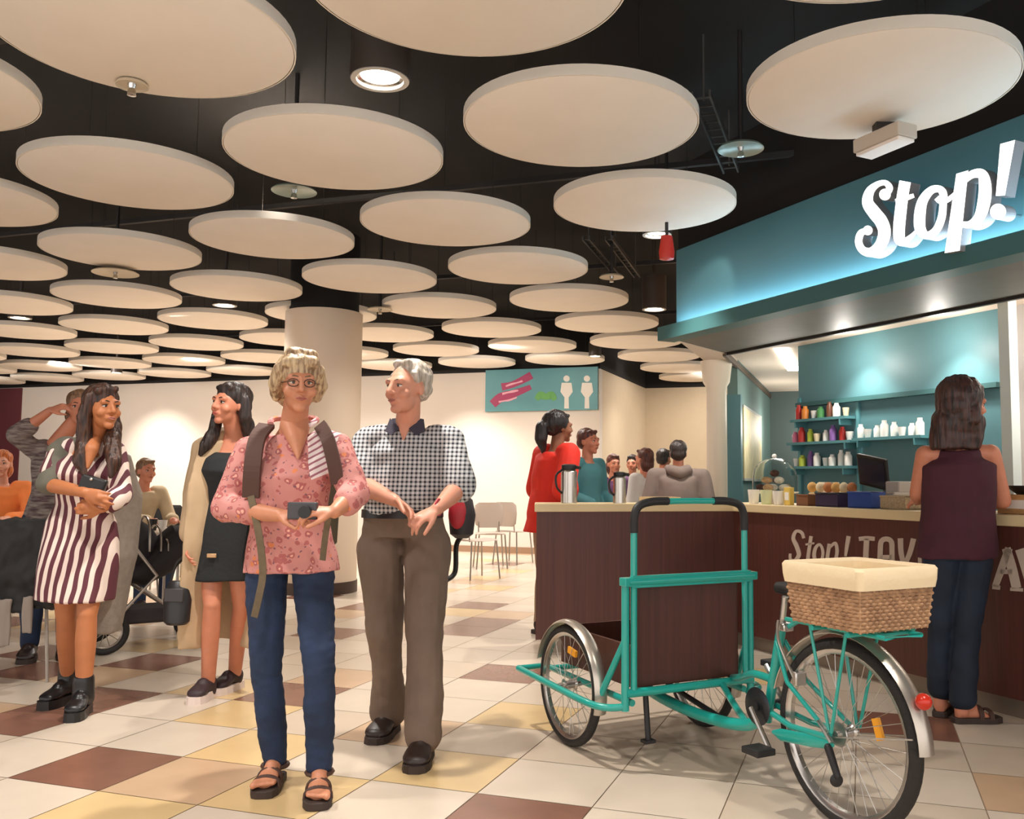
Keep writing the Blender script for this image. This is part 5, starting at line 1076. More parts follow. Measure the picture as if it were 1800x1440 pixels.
bp = v(812, 905, 4.34); mb = MB().loft([(bp + V((0, 0, z)), V((1, 0, 0)), V((0, 1, 0)), a, b) for z, a, b in ((-0.11, 0.03, 0.03), (-0.09, 0.055, 0.06), (0.0, 0.065, 0.075), (0.07, 0.05, 0.06), (0.095, 0.02, 0.03))], 20)
bag = thing('shoulder_bag', 'red and black bag hanging at the left hip of the man in the checked shirt', 'bag', bp)
part(bag, 'bag_body', mb, mat('bag black', (48, 40, 42), 0.6)); part(bag, 'red_pocket', MB().ell(bp + V((-0.015, -0.062, 0.01)), (0.042, 0.022, 0.075)), mat('bag red', (184, 40, 52), 0.5), label='red front pocket')
part(bag, 'carry_strap', MB().tube(spline([bp + V((0, 0, 0.09)), v(806, 850, 4.42), v(780, 790, 4.38), v(757, 757, 4.28)]), 0.010, 8), m_blk)
mb = MB().tube(spline([bp + V((0.0, 0, -0.1)), v(802, 960, 4.36), v(800, 1005, 4.36), v(785, 1020, 4.34)]), 0.012, 8); part(bag, 'loose_strap', mb, m_blk)

# ------------------------------------------------------------------ 3 woman in the striped dress
Yd = 4.66
J = J_(head=v(181, 718, 4.60), R=head_rot(0.95, -0.02), neck=v(160, 770, 4.66), sR=v(106, 794, 4.64), sL=v(201, 798, 4.70), eR=v(85, 852, 4.55), eL=v(214, 868, 4.62), wR=v(150, 866, 4.40), wL=v(180, 893, 4.44),
       hR=(V((0.9, -0.2, -0.28)), V((0.1, 0.9, -0.1)), 0.5), hL=(V((-0.9, -0.25, 0.05)), V((0.1, 0.9, 0.0)), 0.6),
       hip=v(142, 945, 4.70), pR=v(114, 975, 4.70), pL=v(170, 972, 4.70), kR=v(116, 1085, 4.74), kL=v(153, 1080, 4.60), aR=v(120, 1200, 4.84), aL=v(146, 1228, 4.62), tR=(-0.25, -1), tL=(0.2, -1), zR=0.035, zL=0.035)
base = person_base(J); g3 = thing('person', 'long-haired woman in maroon and white striped dress and black ankle boots', 'person', base); k = 0.97
body_mesh(g3, J, k, m_skinC, 0.006, waist=0.88, bust=0.02, arm=0.92, leg=0.92)
face_parts(g3, None, J['head'], J['R'], k, (44, 30, 24), (50, 34, 28), (176, 84, 72))
f = lambda x, y, z: J['head'] + J['R'] @ (V((x, y, z)) * k)
mb = MB(); hair_cap(mb, J['head'], J['R'], k, thick=0.012); ny = 0
mb.chain([f(-0.07, 0.0, 0.05), f(-0.085, 0.02, -0.05), v(150, 775, 4.57), v(140, 810, 4.53), v(150, 838, 4.52)], [0.03, 0.034, 0.040, 0.034, 0.012])
mb.chain([f(0.06, 0.03, 0.05), f(0.075, 0.03, -0.06), v(198, 775, 4.62), v(200, 812, 4.56), v(196, 838, 4.54)], [0.03, 0.034, 0.042, 0.036, 0.012])
mb.chain([f(0, 0.08, 0.02), f(0, 0.09, -0.08), v(165, 790, 4.78), v(168, 830, 4.82)], [0.05, 0.055, 0.055, 0.03]); mb.cap(f(-0.055, -0.045, 0.085), f(0.03, -0.06, 0.10), 0.018, 0.016)
remesh('hair', mb, hair_mat('long dark brown hair', (84, 52, 36), (34, 20, 16)), g3, 0.008, 2, [(0.008, (50, 50, 7)), (0.004, (120, 120, 12))])
m_ds = bpy.data.materials.new('maroon and white stripes'); m_ds.use_nodes = True; nt = m_ds.node_tree; nt.nodes['Principled BSDF'].inputs['Roughness'].default_value = 0.8; o_, co_ = xyz(nt)
nz = nt.nodes.new('ShaderNodeTexNoise'); nz.inputs['Scale'].default_value = 3.0; nt.links.new(co_, nz.inputs['Vector'])
sx = mth(nt, 'ADD', mth(nt, 'ADD', o_[0], mth(nt, 'MULTIPLY', o_[2], -0.10)), mth(nt, 'MULTIPLY', nz.outputs['Fac'], 0.10))
bind(m_ds, nt, mixc(nt, mth(nt, 'LESS_THAN', mth(nt, 'FRACT', mth(nt, 'MULTIPLY', sx, 24.0)), 0.52), lin((232, 212, 200)), lin((96, 46, 56))))
mb = MB(); rings, r, fw_ = torso_rings(J, 0.012, k, waist=0.9, bust=0.025); rg = rings[1]
hem = [(J['hip'] + V((0.004, -0.04, -0.31)), rg[1], rg[2], 0.185, 0.155), (J['hip'] + V((0.004, -0.022, -0.16)), rg[1], rg[2], 0.188, 0.148)]
mb.loft(hem + rings[1:-2], 28); sleeves(mb, J, 0.012, k, 0.6, 0)
mb.cap(J['sL'], J['eL'], 0.062, 0.055); mb.cap(J['eL'], J['eL'].lerp(J['wL'], 0.65), 0.056, 0.056)
remesh('striped_dress', mb, m_ds, g3, 0.008, 3, [(0.008, (9, 9, 3)), (0.004, (24, 24, 8))])
m_bt = mat('black leather boot', (26, 24, 26), 0.35)
for q in 'RL': shoe(g3, 'ankle_boot', J['a' + q], J['t' + q], 0.225, m_bt, m_blk, g=0.010, wd=0.038, z0=0.035, high=0.09, th=0.017)
remesh('open_neckline', MB().chain([v(162, 765, 4.64), v(160, 790, 4.555), v(154, 822, 4.525)], [0.048, 0.036, 0.010]), m_skinC, g3, 0.006, 2, label='bare skin in the open dress neckline')
# grey-green open jacket and long grey cardigan panels
m_jk = mat('olive grey jacket', (104, 100, 88), 0.85, var=0.15, vscale=20); m_cg = mat('grey cardigan', (142, 130, 118), 0.9, var=0.15, vscale=30, bump=0.3, bscale=120)
mb = MB(); mb.cap(J['sR'] + V((0.02, 0.02, 0.02)), J['sR'].lerp(J['eR'], 0.95), 0.066, 0.062); mb.cap(J['sR'], J['sR'] + V((0.09, 0.02, 0.03)), 0.06, 0.05)
remesh('jacket_sleeve', mb, m_jk, g3, 0.009, 2, [(0.008, (12, 12, 12))], label='olive grey short jacket sleeve')
mb = MB(); A0 = v(212, 800, 4.80); mb.loft([(A0 + V((0.0, 0, 0)), V((0.4, 1, 0)).normalized(), V((1, -0.4, 0)).normalized(), 0.06, 0.02), (v(222, 870, 4.82), V((0.4, 1, 0)).normalized(), V((1, -0.4, 0)).normalized(), 0.10, 0.03), (v(212, 980, 4.80), V((0.4, 1, 0)).normalized(), V((1, -0.4, 0)).normalized(), 0.11, 0.035), (v(190, 1112, 4.80), V((0.4, 1, 0)).normalized(), V((1, -0.4, 0)).normalized(), 0.08, 0.03)], 20)
remesh('cardigan_tail', mb, m_cg, g3, 0.009, 2, [(0.012, (16, 16, 2))], label='long grey knitted cardigan tail')
hb_ = v(166, 850, 4.40)
pu = thing('purse', 'small black purse held at the waist of the woman in the striped dress', 'purse', hb_)
part(pu, 'purse_body', MB().box(hb_ + V((-0.02, 0.03, -0.005)), (0.12, 0.04, 0.075), (V((0.95, 0.1, -0.3)).normalized(), V((-0.1, 1, 0)).normalized(), V((0.3, 0, 0.95)).normalized())), m_blk, smooth=False, bevel=0.01)
part(pu, 'clasp', MB().ell(hb_ + V((-0.02, 0.006, 0.02)), (0.008, 0.006, 0.008)), m_steel)

# ------------------------------------------------------------------ 4 woman in the beige coat
J = J_(head=v(404, 712, 4.80), R=head_rot(-0.5, -0.05, 0.06), neck=v(416, 757, 4.87), sR=v(358, 788, 4.86), sL=v(452, 790, 4.90), eR=v(343, 868, 4.90), eL=v(462, 870, 4.92), wR=v(334, 950, 4.80), wL=v(455, 945, 4.82),
       hR=(V((-0.08, -0.2, -1)), V((0.9, 0.2, 0)), 0.7), hL=(V((0.05, -0.2, -1)), V((-0.9, 0.2, 0)), 0.5),
       hip=v(395, 940, 4.92), pR=v(370, 968, 4.92), pL=v(418, 968, 4.94), kR=v(373, 1062, 4.86), kL=v(424, 1062, 4.98), aR=v(365, 1213, 4.98), aL=v(412, 1192, 5.18), tR=(-0.05, -1), tL=(-0.25, -1), zR=0.03, zL=0.03)
base = person_base(J); g4 = thing('person', 'dark-haired smiling woman in long beige coat over a short black dress', 'person', base); k = 0.96
body_mesh(g4, J, k, m_skinD, 0.0065, waist=0.9, bust=0.02, arm=0.92, leg=0.88)
face_parts(g4, None, J['head'], J['R'], k, (36, 26, 22), (44, 30, 26), (190, 96, 84))
f = lambda x, y, z: J['head'] + J['R'] @ (V((x, y, z)) * k)
mb = MB(); hair_cap(mb, J['head'], J['R'], k, thick=0.012); mb.cap(f(-0.045, -0.05, 0.09), f(0.045, -0.05, 0.09), 0.017, 0.017)
mb.chain([f(-0.075, 0.0, 0.04), f(-0.088, 0.0, -0.05), v(376, 762, 4.79), v(362, 782, 4.77), v(352, 800, 4.77)], [0.024, 0.026, 0.034, 0.032, 0.014])
mb.chain([f(0.07, 0.03, 0.04), f(0.085, 0.04, -0.06), v(440, 770, 4.86), v(444, 800, 4.84)], [0.03, 0.034, 0.034, 0.016]); mb.chain([f(0, 0.08, 0.0), f(0, 0.09, -0.1), v(418, 800, 5.0)], [0.05, 0.05, 0.03])
remesh('hair', mb, hair_mat('near black hair', (58, 42, 38), (22, 16, 16)), g4, 0.008, 2, [(0.008, (50, 50, 8))])
m_cd = mat('black dress cloth', (30, 32, 34), 0.85, bump=0.3, bscale=40); m_coat = mat('beige trench cloth', (196, 168, 134), 0.8, var=0.10, vscale=8)
mb = MB(); rings, r, fw_ = torso_rings(J, 0.010, k, waist=0.9, bust=0.022); mb.loft([(J['hip'] + V((-0.01, -0.01, -0.24)), rings[1][1], rings[1][2], 0.155, 0.115)] + rings[1:-2], 28)
remesh('black_dress', mb, m_cd, g4, 0.008, 3, [(0.006, (10, 10, 6))])
mb = MB(); up_ = J['sR'] - J['hip']
def cpanel(pts): 
    mb.loft([(p, V((math.cos(a), math.sin(a), 0)), V((-math.sin(a), math.cos(a), 0)), w_, 0.022) for p, a, w_ in pts], 18)
cpanel([(v(372, 775, 4.80), 0.5, 0.06), (v(360, 850, 4.80), 0.7, 0.085), (v(352, 950, 4.82), 0.9, 0.095), (v(346, 1050, 4.86), 0.9, 0.105), (v(342, 1140, 4.90), 0.9, 0.10)])
cpanel([(v(452, 780, 4.86), -0.4, 0.05), (v(452, 900, 4.90), -0.8, 0.09), (v(444, 1020, 4.98), -0.9, 0.11), (v(438, 1138, 5.02), -0.7, 0.10)])
cpanel([(v(405, 785, 5.02), 0.0, 0.14), (v(402, 900, 5.05), 0.0, 0.17), (v(396, 1020, 5.08), 0.0, 0.19), (v(392, 1122, 5.12), 0.0, 0.19)])
sleeves(mb, J, 0.018, k, 1.0, 0.85)
mb.chain([v(383, 765, 4.83), v(400, 758, 4.93), v(425, 757, 4.97), v(440, 770, 4.88)], [0.03, 0.035, 0.035, 0.03])
remesh('beige_coat', mb, m_coat, g4, 0.009, 3, [(0.010, (12, 12, 2.5)), (0.004, (30, 30, 8))])
part(g4, 'belt_buckle', MB().box(v(372, 977, 4.785), (0.05, 0.012, 0.022)), mat('bronze', (190, 150, 110), 0.4, 0.5), bevel=0.004)
m_tr_ = mat('dark trainer', (52, 36, 40), 0.6); m_ws = mat('white sole', (226, 208, 200), 0.5)
for q in 'RL': shoe(g4, 'trainer', J['a' + q], J['t' + q], 0.235, m_tr_, m_ws, g=0.010, wd=0.040, z0=0.03, th=0.02)
bp = v(312, 1055, 4.80); hb = thing('handbag', 'black handbag hanging from the hand of the woman in the beige coat', 'handbag', bp - V((0, 0, 0.12)))
part(hb, 'bag_body', MB().loft([(bp + V((0, 0, z)), V((1, 0, 0)), V((0, 1, 0)), a, b) for z, a, b in ((-0.125, 0.05, 0.04), (-0.11, 0.065, 0.055), (0.0, 0.072, 0.05), (0.09, 0.05, 0.025), (0.10, 0.04, 0.015))], 20), mat('handbag leather', (30, 28, 30), 0.4))
part(hb, 'handle', MB().tube(spline([bp + V((-0.04, 0, 0.09)), bp + V((-0.01, 0, 0.19)), v(330, 978, 4.80), bp + V((0.055, 0, 0.17)), bp + V((0.04, 0, 0.09))]), 0.007, 8), m_blk)
part(hb, 'flap', MB().box(bp + V((0, -0.048, 0.03)), (0.10, 0.012, 0.07)), mat('flap leather', (52, 48, 48), 0.35), bevel=0.005)

# ------------------------------------------------------------------ 5 woman at the counter, seen from behind
J = J_(head=v(1696, 712, 4.59), R=head_rot(1.72, 0.08), neck=v(1684, 775, 4.63), sL=v(1627, 800, 4.66), sR=v(1741, 798, 4.61), eL=v(1614, 866, 4.73), eR=v(1762, 880, 4.66), wL=v(1614, 880, 4.91), wR=v(1738, 882, 4.85),
       hL=(V((0.3, 0.9, 0.1)), V((0.3, 0, -1)), 0.4), hR=(V((-0.3, 0.9, 0.1)), V((-0.2, 0, -1)), 0.4),
       hip=v(1682, 965, 4.63), pL=v(1655, 985, 4.63), pR=v(1712, 985, 4.61), kL=v(1652, 1098, 4.65), kR=v(1702, 1098, 4.57), aL=v(1653, 1214, 4.70), aR=v(1692, 1232, 4.57), tL=(0.3, 0.5), tR=(0.95, 0.12), zL=0.015, zR=0.015)
base = person_base(J); g5 = thing('person', 'woman in sleeveless plum top and jeans ordering at the counter', 'person', base); k = 1.0
body_mesh(g5, J, k, m_skinD, 0.0065, hipw=1.0, arm=1.08)
face_parts(g5, None, J['head'], J['R'], k, (70, 46, 36), (60, 44, 36), (180, 96, 84))
f = lambda x, y, z: J['head'] + J['R'] @ (V((x, y, z)) * k)
mb = MB(); hair_cap(mb, J['head'], J['R'], k, thick=0.028); mb.ell(f(0, 0.045, -0.045), (0.092, 0.075, 0.11), J['R']); mb.ell(v(1684, 745, 4.59), (0.135, 0.09, 0.11)); mb.loft([(v(1684, 735, 4.60), V((1, 0, 0)), V((0, 1, 0)), 0.13, 0.085), (v(1682, 770, 4.59), V((1, 0, 0)), V((0, 1, 0)), 0.135, 0.08), (v(1680, 790, 4.58), V((1, 0, 0)), V((0, 1, 0)), 0.12, 0.06)], 24); mb.cap(f(-0.06, -0.02, 0.07), f(-0.078, -0.005, -0.08), 0.028, 0.03); mb.cap(f(0.06, -0.02, 0.07), f(0.078, 0.0, -0.08), 0.028, 0.03); mb.cap(f(-0.05, -0.05, 0.088), f(0.05, -0.05, 0.088), 0.018, 0.018)
remesh('hair', mb, hair_mat('brown shoulder hair', (78, 42, 34), (28, 18, 16)), g5, 0.008, 2, [(0.009, (46, 46, 7))])
m_plum = mat('plum top', (76, 32, 46), 0.85, var=0.2, vscale=8)
mb = MB(); rings, r, fw_ = torso_rings(J, 0.020, k, waist=1.12, belly=0.01, hipw=1.06); mb.loft(rings[0:7] + [(rings[7][0], rings[7][1], rings[7][2], rings[7][3] * 0.74, rings[7][4] * 1.02), (rings[8][0], rings[8][1], rings[8][2], 0.11, 0.075)], 28)
remesh('plum_top', mb, m_plum, g5, 0.008, 3, [(0.014, (7, 7, 4)), (0.004, (24, 24, 12))])
mb = MB(); trousers(mb, J, 0.006, k, 0.96, 0.93, hipw=0.98, flare=1.35); remesh('jeans', mb, mat('dark denim', (30, 42, 62), 0.8, var=0.25, vscale=6, col2=(20, 30, 44)), g5, 0.008, 3, [(0.007, (10, 10, 12))])
for q in 'LR': sandal(g5, J['a' + q], J['t' + q], z0=0.015)
# ------------------------------------------------------------------ simpler figures
def simple(label, head, R, k, m_s, hairf, garment, legm, J, vox=0.010, name='person', shoes=True, gname='top', fold=0.008, hairname='hair', skirt=None, extra=None, sleeve=(1.0, 0.9), cat='person', waist=1.0, belly=0.0, gw=0.018, lname='trousers'):
    root = thing(name, label, cat, person_base(J)); J['head'] = head; J['R'] = R
    body_mesh(root, J, k, m_s, 0.008, waist=waist, belly=belly); face_parts(root, None, head, R, k, (50, 36, 30))
    mb = MB(); hairf(mb, lambda x, y, z: head + R @ (V((x, y, z)) * k), R, k); remesh('hair', mb, hairname, root, 0.008, 2, [(0.006, (40, 40, 14))])
    mb = MB(); rings, r, f_ = torso_rings(J, gw, k, waist=waist, belly=belly); mb.loft(([] if skirt is None else [(rings[0][0] - V((0, 0, skirt)), rings[0][1], rings[0][2], rings[0][3] + 0.03, rings[0][4] + 0.03)]) + rings[0:-1], 24); sleeves(mb, J, gw, k, *sleeve); remesh(gname, mb, garment, root, vox, 3, [(fold, (10, 10, 6))])
    if legm: mb = MB(); trousers(mb, J, 0.010, k, 0.97); remesh(lname, mb, legm, root, vox, 3, [(fold, (10, 10, 8))])
    if shoes:
        for q in 'LR': shoe(root, 'shoe', J['a' + q], J['t' + q], 0.25 * k, m_shoe, m_sole, z0=0.02)
    return root
def stand(x, Y, yaw, H, sh=0.19, arms=None, lean=0.0, headyaw=None, legs=True):
    """upright pose: yaw 0 faces the camera"""
    k = H / 1.72; Rz = Matrix.Rotation(yaw, 3, 'Z'); o = V((x, Y, 0)); g = lambda a, b, c: o + Rz @ V((a, b, c)) * k
    J = dict(neck=g(0, -lean, 1.44), sR=g(-sh, -lean * 0.9, 1.39), sL=g(sh, -lean * 0.9, 1.39), eR=g(-sh - 0.06, -lean * 0.6, 1.10), eL=g(sh + 0.06, -lean * 0.6, 1.10), wR=g(-sh + 0.04, -0.18 - lean * 0.5, 1.03), wL=g(sh - 0.04, -0.18 - lean * 0.5, 1.03),
             hR=(Rz @ V((0.5, -0.8, 0)), V((0, 0, -1)), 0.5), hL=(Rz @ V((-0.5, -0.8, 0)), V((0, 0, -1)), 0.5), hip=g(0, 0.0, 0.93), pR=g(-0.09, 0, 0.88), pL=g(0.09, 0, 0.88), kR=g(-0.10, -0.02, 0.48), kL=g(0.10, -0.02, 0.48), aR=g(-0.10, 0.02, 0.09), aL=g(0.10, 0.02, 0.09),
             tR=(Rz @ V((-0.1, -1, 0))).xy, tL=(Rz @ V((0.1, -1, 0))).xy, zR=0.02, zL=0.02)
    if arms:
        for n_, p in arms.items(): J[n_] = g(*p)
    hd = g(0, -lean * 1.15 - 0.02, 1.595); return J, hd, head_rot(yaw if headyaw is None else headyaw), k
def short_hair(mb, f, R, k): mb.ell(f(0, 0.03, 0.05), (0.083 * k, 0.098 * k, 0.082 * k), R); mb.ell(f(0, 0.06, 0.0), (0.078 * k, 0.06 * k, 0.07 * k), R); mb.cap(f(-0.04, -0.05, 0.095), f(0.04, -0.05, 0.095), 0.016 * k, 0.016 * k)
def pony(mb, f, R, k): short_hair(mb, f, R, k); mb.ell(f(0, 0.04, 0.045), (0.100 * k, 0.112 * k, 0.10 * k), R); mb.chain([f(0, 0.10, 0.03), f(0.0, 0.155, 0.0), f(0, 0.165, -0.09), f(0, 0.14, -0.19)], [0.04, 0.05, 0.052, 0.02])
def bob(mb, f, R, k): short_hair(mb, f, R, k); mb.ell(f(0, 0.05, -0.05), (0.088 * k, 0.065 * k, 0.09 * k), R)
m_red_t = mat('bright red tunic', (226, 44, 26), 0.8, var=0.12, vscale=7); m_kh = mat('khaki trousers', (176, 146, 118), 0.8)
hx_black = hair_mat('black hair', (40, 30, 32), (16, 12, 14)); hx_br = hair_mat('chestnut hair', (110, 58, 44), (58, 30, 24)); hx_dk = hair_mat('dark short hair', (62, 48, 44), (28, 22, 22)); hx_gry = hair_mat('fair hair', (150, 112, 78), (88, 62, 42))
x = at(966, 800, 7.02).x; J, hd, R_, k = stand(x, 7.02, 2.05, 1.70, sh=0.235, lean=0.06, arms={'eR': (-0.33, 0.05, 1.10), 'wR': (-0.22, -0.08, 0.86)})
J['hR'] = (V((0.1, -0.1, -1)), V((1, 0, 0)), 0.4)
simple('dark ponytailed woman in bright red tunic at the end of the counter', hd, R_, k, m_skinE, pony, m_red_t, m_kh, J, gname='red_tunic', hairname=hx_black, sleeve=(0.95, 0), gw=0.045, belly=0.04, waist=1.2, skirt=0.10)
x = at(1032, 800, 7.9).x; J, hd, R_, k = stand(x, 7.9, 0.9, 1.62); simple('brown-haired person in teal top behind the steel flasks', hd, R_, k, m_skinD, short_hair, mat('teal top', (72, 128, 134), 0.8), m_tr, J, gname='teal_top', hairname=hx_br)
x = at(1078, 800, 9.3).x; J, hd, R_, k = stand(x, 9.3, 0.3, 1.44, sh=0.17); simple('child in purple top waiting right of the teal-topped person', hd, R_, k, m_skinD, bob, mat('purple top', (118, 76, 122), 0.8), m_kh, J, gname='purple_top', hairname=hx_br)
x = at(1112, 800, 10.2).x; J, hd, R_, k = stand(x, 10.2, -0.3, 1.46, sh=0.17); simple('person in sage green top standing far behind the second flask', hd, R_, k, m_skinD, short_hair, mat('sage top', (158, 160, 138), 0.8), m_tr, J, gname='sage_top', hairname=hx_dk)
x = at(1134, 800, 8.4).x; J, hd, R_, k = stand(x, 8.4, -2.4, 1.47, sh=0.16); simple('auburn-haired person in white top beside the grey hoodie', hd, R_, k, m_skinD, bob, mat('white top', (220, 212, 206), 0.8), m_jean, J, gname='white_top', hairname=hx_br)
x = at(1166, 800, 9.6).x; J, hd, R_, k = stand(x, 9.6, 2.6, 1.51, sh=0.17); simple('dark-haired person in brown top behind the grey hoodie', hd, R_, k, m_skinD, short_hair, mat('brown top', (112, 84, 74), 0.8), m_jean, J, gname='brown_top', hairname=hx_dk)
m_hood = mat('grey hoodie', (134, 118, 110), 0.9, var=0.1, vscale=10)
x = at(1192, 800, 7.35).x; J, hd, R_, k = stand(x, 7.35, 3.0, 1.50, sh=0.22, lean=0.05); rh = simple('person in grey hooded top with back turned at the counter corner', hd, R_, k, m_skinD, short_hair, m_hood, m_jean, J, gname='grey_hoodie', hairname=hx_dk, belly=0.03, gw=0.03, waist=1.2)
hd_ = J['neck']; mb = MB().chain([hd_ + V((-0.08, 0.02, 0.02)), hd_ + V((-0.06, -0.07, 0.0)), hd_ + V((0.0, -0.10, -0.02)), hd_ + V((0.06, -0.07, 0.0)), hd_ + V((0.08, 0.02, 0.02))], [0.03, 0.045, 0.05, 0.045, 0.03]); remesh('hood', mb, m_hood, rh, 0.01, 2)
# ================================================================== DINING AREA ON THE LEFT
m_leg = mat('chrome leg', (170, 160, 150), 0.3, 0.8); m_seat = mat('black chair seat', (34, 32, 34), 0.45); m_tt = mat('pale table top', (222, 204, 186), 0.35)
def chair(x, Y, yaw, label, group='cafe chairs', coat=None, m=None, h=0.86):
    Rz = Matrix.Rotation(yaw, 3, 'Z'); g = lambda a, b, c: V((x, Y, 0)) + Rz @ V((a, b, c)); m = m or m_seat
    t = thing('cafe_chair', label, 'chair', (x, Y, 0), group); ax = (Rz @ V((1, 0, 0)), Rz @ V((0, 1, 0)), ZUP)
    part(t, 'seat', MB().loft([(g(0, b, 0.455 - 0.01 * (abs(b) < 0.15)), ax[0], ZUP, w_, 0.012) for b, w_ in ((-0.20, 0.12), (-0.19, 0.18), (0, 0.205), (0.17, 0.19), (0.20, 0.15))], 20), m)
    part(t, 'backrest', MB().loft([(g(0, 0.20 + 0.05 * (z - 0.5), z), ax[0], ax[1], w_, 0.014) for z, w_ in ((0.52, 0.12), (0.56, 0.18), (0.70, 0.20), (h - 0.04, 0.19), (h, 0.14))], 20), m)
    for a, b in ((-0.17, -0.17), (0.17, -0.17), (-0.17, 0.17), (0.17, 0.17)): part(t, 'leg', MB().tube([g(a, b, 0.445), g(a * 1.2, b * 1.2, 0.0)], 0.010, 8), m_leg)
    for a in (-0.14, 0.14): part(t, 'back_post', MB().tube([g(a, 0.18, 0.44), g(a, 0.20, 0.60)], 0.009, 8), m_leg)
    return t, g, ax
def table(x, Y, yaw, label, sx=0.7, sy=0.7, h=0.75, four=True):
    Rz = Matrix.Rotation(yaw, 3, 'Z'); g = lambda a, b, c: V((x, Y, 0)) + Rz @ V((a, b, c)); ax = (Rz @ V((1, 0, 0)), Rz @ V((0, 1, 0)), ZUP)
    t = thing('cafe_table', label, 'table', (x, Y, 0), 'cafe tables'); part(t, 'table_top', MB().box(g(0, 0, h - 0.0125), (sx, sy, 0.025), ax), m_tt, smooth=False, bevel=0.005)
    for a, b in ((-1, -1), (1, -1), (-1, 1), (1, 1)): part(t, 'leg', MB().tube([g(a * (sx / 2 - 0.05), b * (sy / 2 - 0.05), h - 0.025), g(a * (sx / 2 - 0.03), b * (sy / 2 - 0.03), 0)], 0.012, 8), m_leg)
    return t, g, ax
# near chair with a dark coat hung over it
c1, g, ax = chair(at(38, 1100, 5.45).x, 5.45, 0.25 + math.pi, 'chair draped with a dark coat behind the woman in the striped dress', h=0.88)
def coat(name, g, m, label, cat, w=0.24, z1=0.93, z0=0.42, d=0.27, gn=None):
    o = g(0, d, z0); t = thing(name, label, cat, o); mb = MB()
    r_ = (g(1, 0, 0) - g(0, 0, 0)).normalized(); f_ = (g(0, 1, 0) - g(0, 0, 0)).normalized()
    mb.loft([(g(0, d, z), r_, f_, w_, t_) for z, w_, t_ in ((z0, w * 0.95, 0.05), (z0 + 0.15, w, 0.05), (z1 - 0.18, w, 0.055), (z1 - 0.05, w * 0.95, 0.06), (z1, w * 0.8, 0.04))], 24)
    mb.cap(g(-w * 0.9, d, z1 - 0.12), g(-w * 1.0, d + 0.05, z0 + 0.05), 0.05, 0.04); mb.cap(g(w * 0.9, d, z1 - 0.12), g(w * 1.0, d + 0.05, z0 + 0.05), 0.05, 0.04)
    remesh('cloth', mb, m, t, 0.010, 2, [(0.03, (9, 9, 7)), (0.012, (26, 26, 16))]); return t
coat('coat', g, mat('charcoal coat', (44, 42, 42), 0.8, var=0.4, vscale=14), 'charcoal coat hung over the back of the near left chair', 'coat')
c1b = thing('scarf', 'grey scarf hanging below the dark coat on the near left chair', 'scarf', g(0.02, 0.33, 0.26)); mb = MB().box(g(0.02, 0.335, 0.36), (0.12, 0.02, 0.26), ax).box(g(-0.12, 0.335, 0.40), (0.05, 0.02, 0.2), ax); remesh('cloth', mb, mat('grey scarf', (150, 138, 128), 0.9), c1b, 0.008, 2, [(0.01, (30, 30, 8))])
t1, g, ax = table(at(15, 930, 7.0).x - 0.05, 7.0, GA - math.pi / 2, 'pale cafe table at the left edge behind the draped chair', 0.8, 0.7)
def cup(g, a, b, z, m, lab, r=0.035, h=0.09): 
    q = g(a, b, z); return solo('cup', MB().lathe(q, [(0, 0), (r * 0.7, 0), (r, h), (r * 0.9, h), (r * 0.6, 0.01), (0, 0.01)], 20), m, lab, 'cup', group='cups on the cafe tables')
cup(g, 0.25, -0.2, 0.7505, m_white, 'white cup on the table at the left edge')
cup(g, 0.05, -0.25, 0.7505, mat('green cup', (60, 120, 84), 0.4), 'green cup on the table at the left edge')
# person behind, arm raised
x = at(92, 800, 5.95).x
J, hd, R_, k = stand(x, 6.0, 0.5, 1.70, arms={'eR': (-0.36, -0.10, 1.46), 'wR': (-0.13, -0.16, 1.60)})
J['hR'] = (V((0.9, 0, 0.35)), V((0.2, 0.6, -0.7)), 0.7)
J['eR'] = at(30, 765, 5.9); J['wR'] = at(88, 722, 5.87); J['sR'] = at(62, 792, 6.0); hd = at(140, 718, 5.97)
simple('person in grey top with one arm raised behind the woman in the striped dress', hd, R_, k, m_skinD, bob, mat('grey striped top', (150, 138, 130), 0.85, col2=(84, 62, 66), vscale=1.0, stretch=(12, 12, 70)), m_jean, J, gname='grey_top', hairname=hx_gry, sleeve=(1.0, 0.35))
# seated person at the far left in orange
def sit(x, Y, yaw, H=1.70, lean=0.1, seat=0.46, arms=None):
    k = H / 1.72; Rz = Matrix.Rotation(yaw, 3, 'Z'); g = lambda a, b, c: V((x, Y, 0)) + Rz @ V((a * k, b * k, c)); dz = seat + 0.10
    J = dict(neck=g(0, -lean, dz + 0.56 * k), sR=g(-0.19, -lean * 0.9, dz + 0.51 * k), sL=g(0.19, -lean * 0.9, dz + 0.51 * k), eR=g(-0.25, -lean - 0.08, dz + 0.24 * k), eL=g(0.25, -lean - 0.08, dz + 0.24 * k), wR=g(-0.12, -0.36 - lean, dz + 0.26 * k), wL=g(0.12, -0.36 - lean, dz + 0.26 * k),
             hR=(Rz @ V((0.4, -0.9, 0)), V((0, 0, -1)), 0.5), hL=(Rz @ V((-0.4, -0.9, 0)), V((0, 0, -1)), 0.5), hip=g(0, 0.02, dz), pR=g(-0.09, -0.02, dz), pL=g(0.09, -0.02, dz), kR=g(-0.13, -0.43, dz + 0.02), kL=g(0.13, -0.43, dz + 0.02), aR=g(-0.12, -0.42, 0.09), aL=g(0.12, -0.42, 0.09), tR=(Rz @ V((-0.1, -1, 0))).xy, tL=(Rz @ V((0.1, -1, 0))).xy, zR=0.02, zL=0.02)
    if arms:
        for n_, p in arms.items(): J[n_] = g(*p)
    return J, g(0, -lean * 1.2 - 0.02, dz + 0.715 * k), head_rot(yaw), k
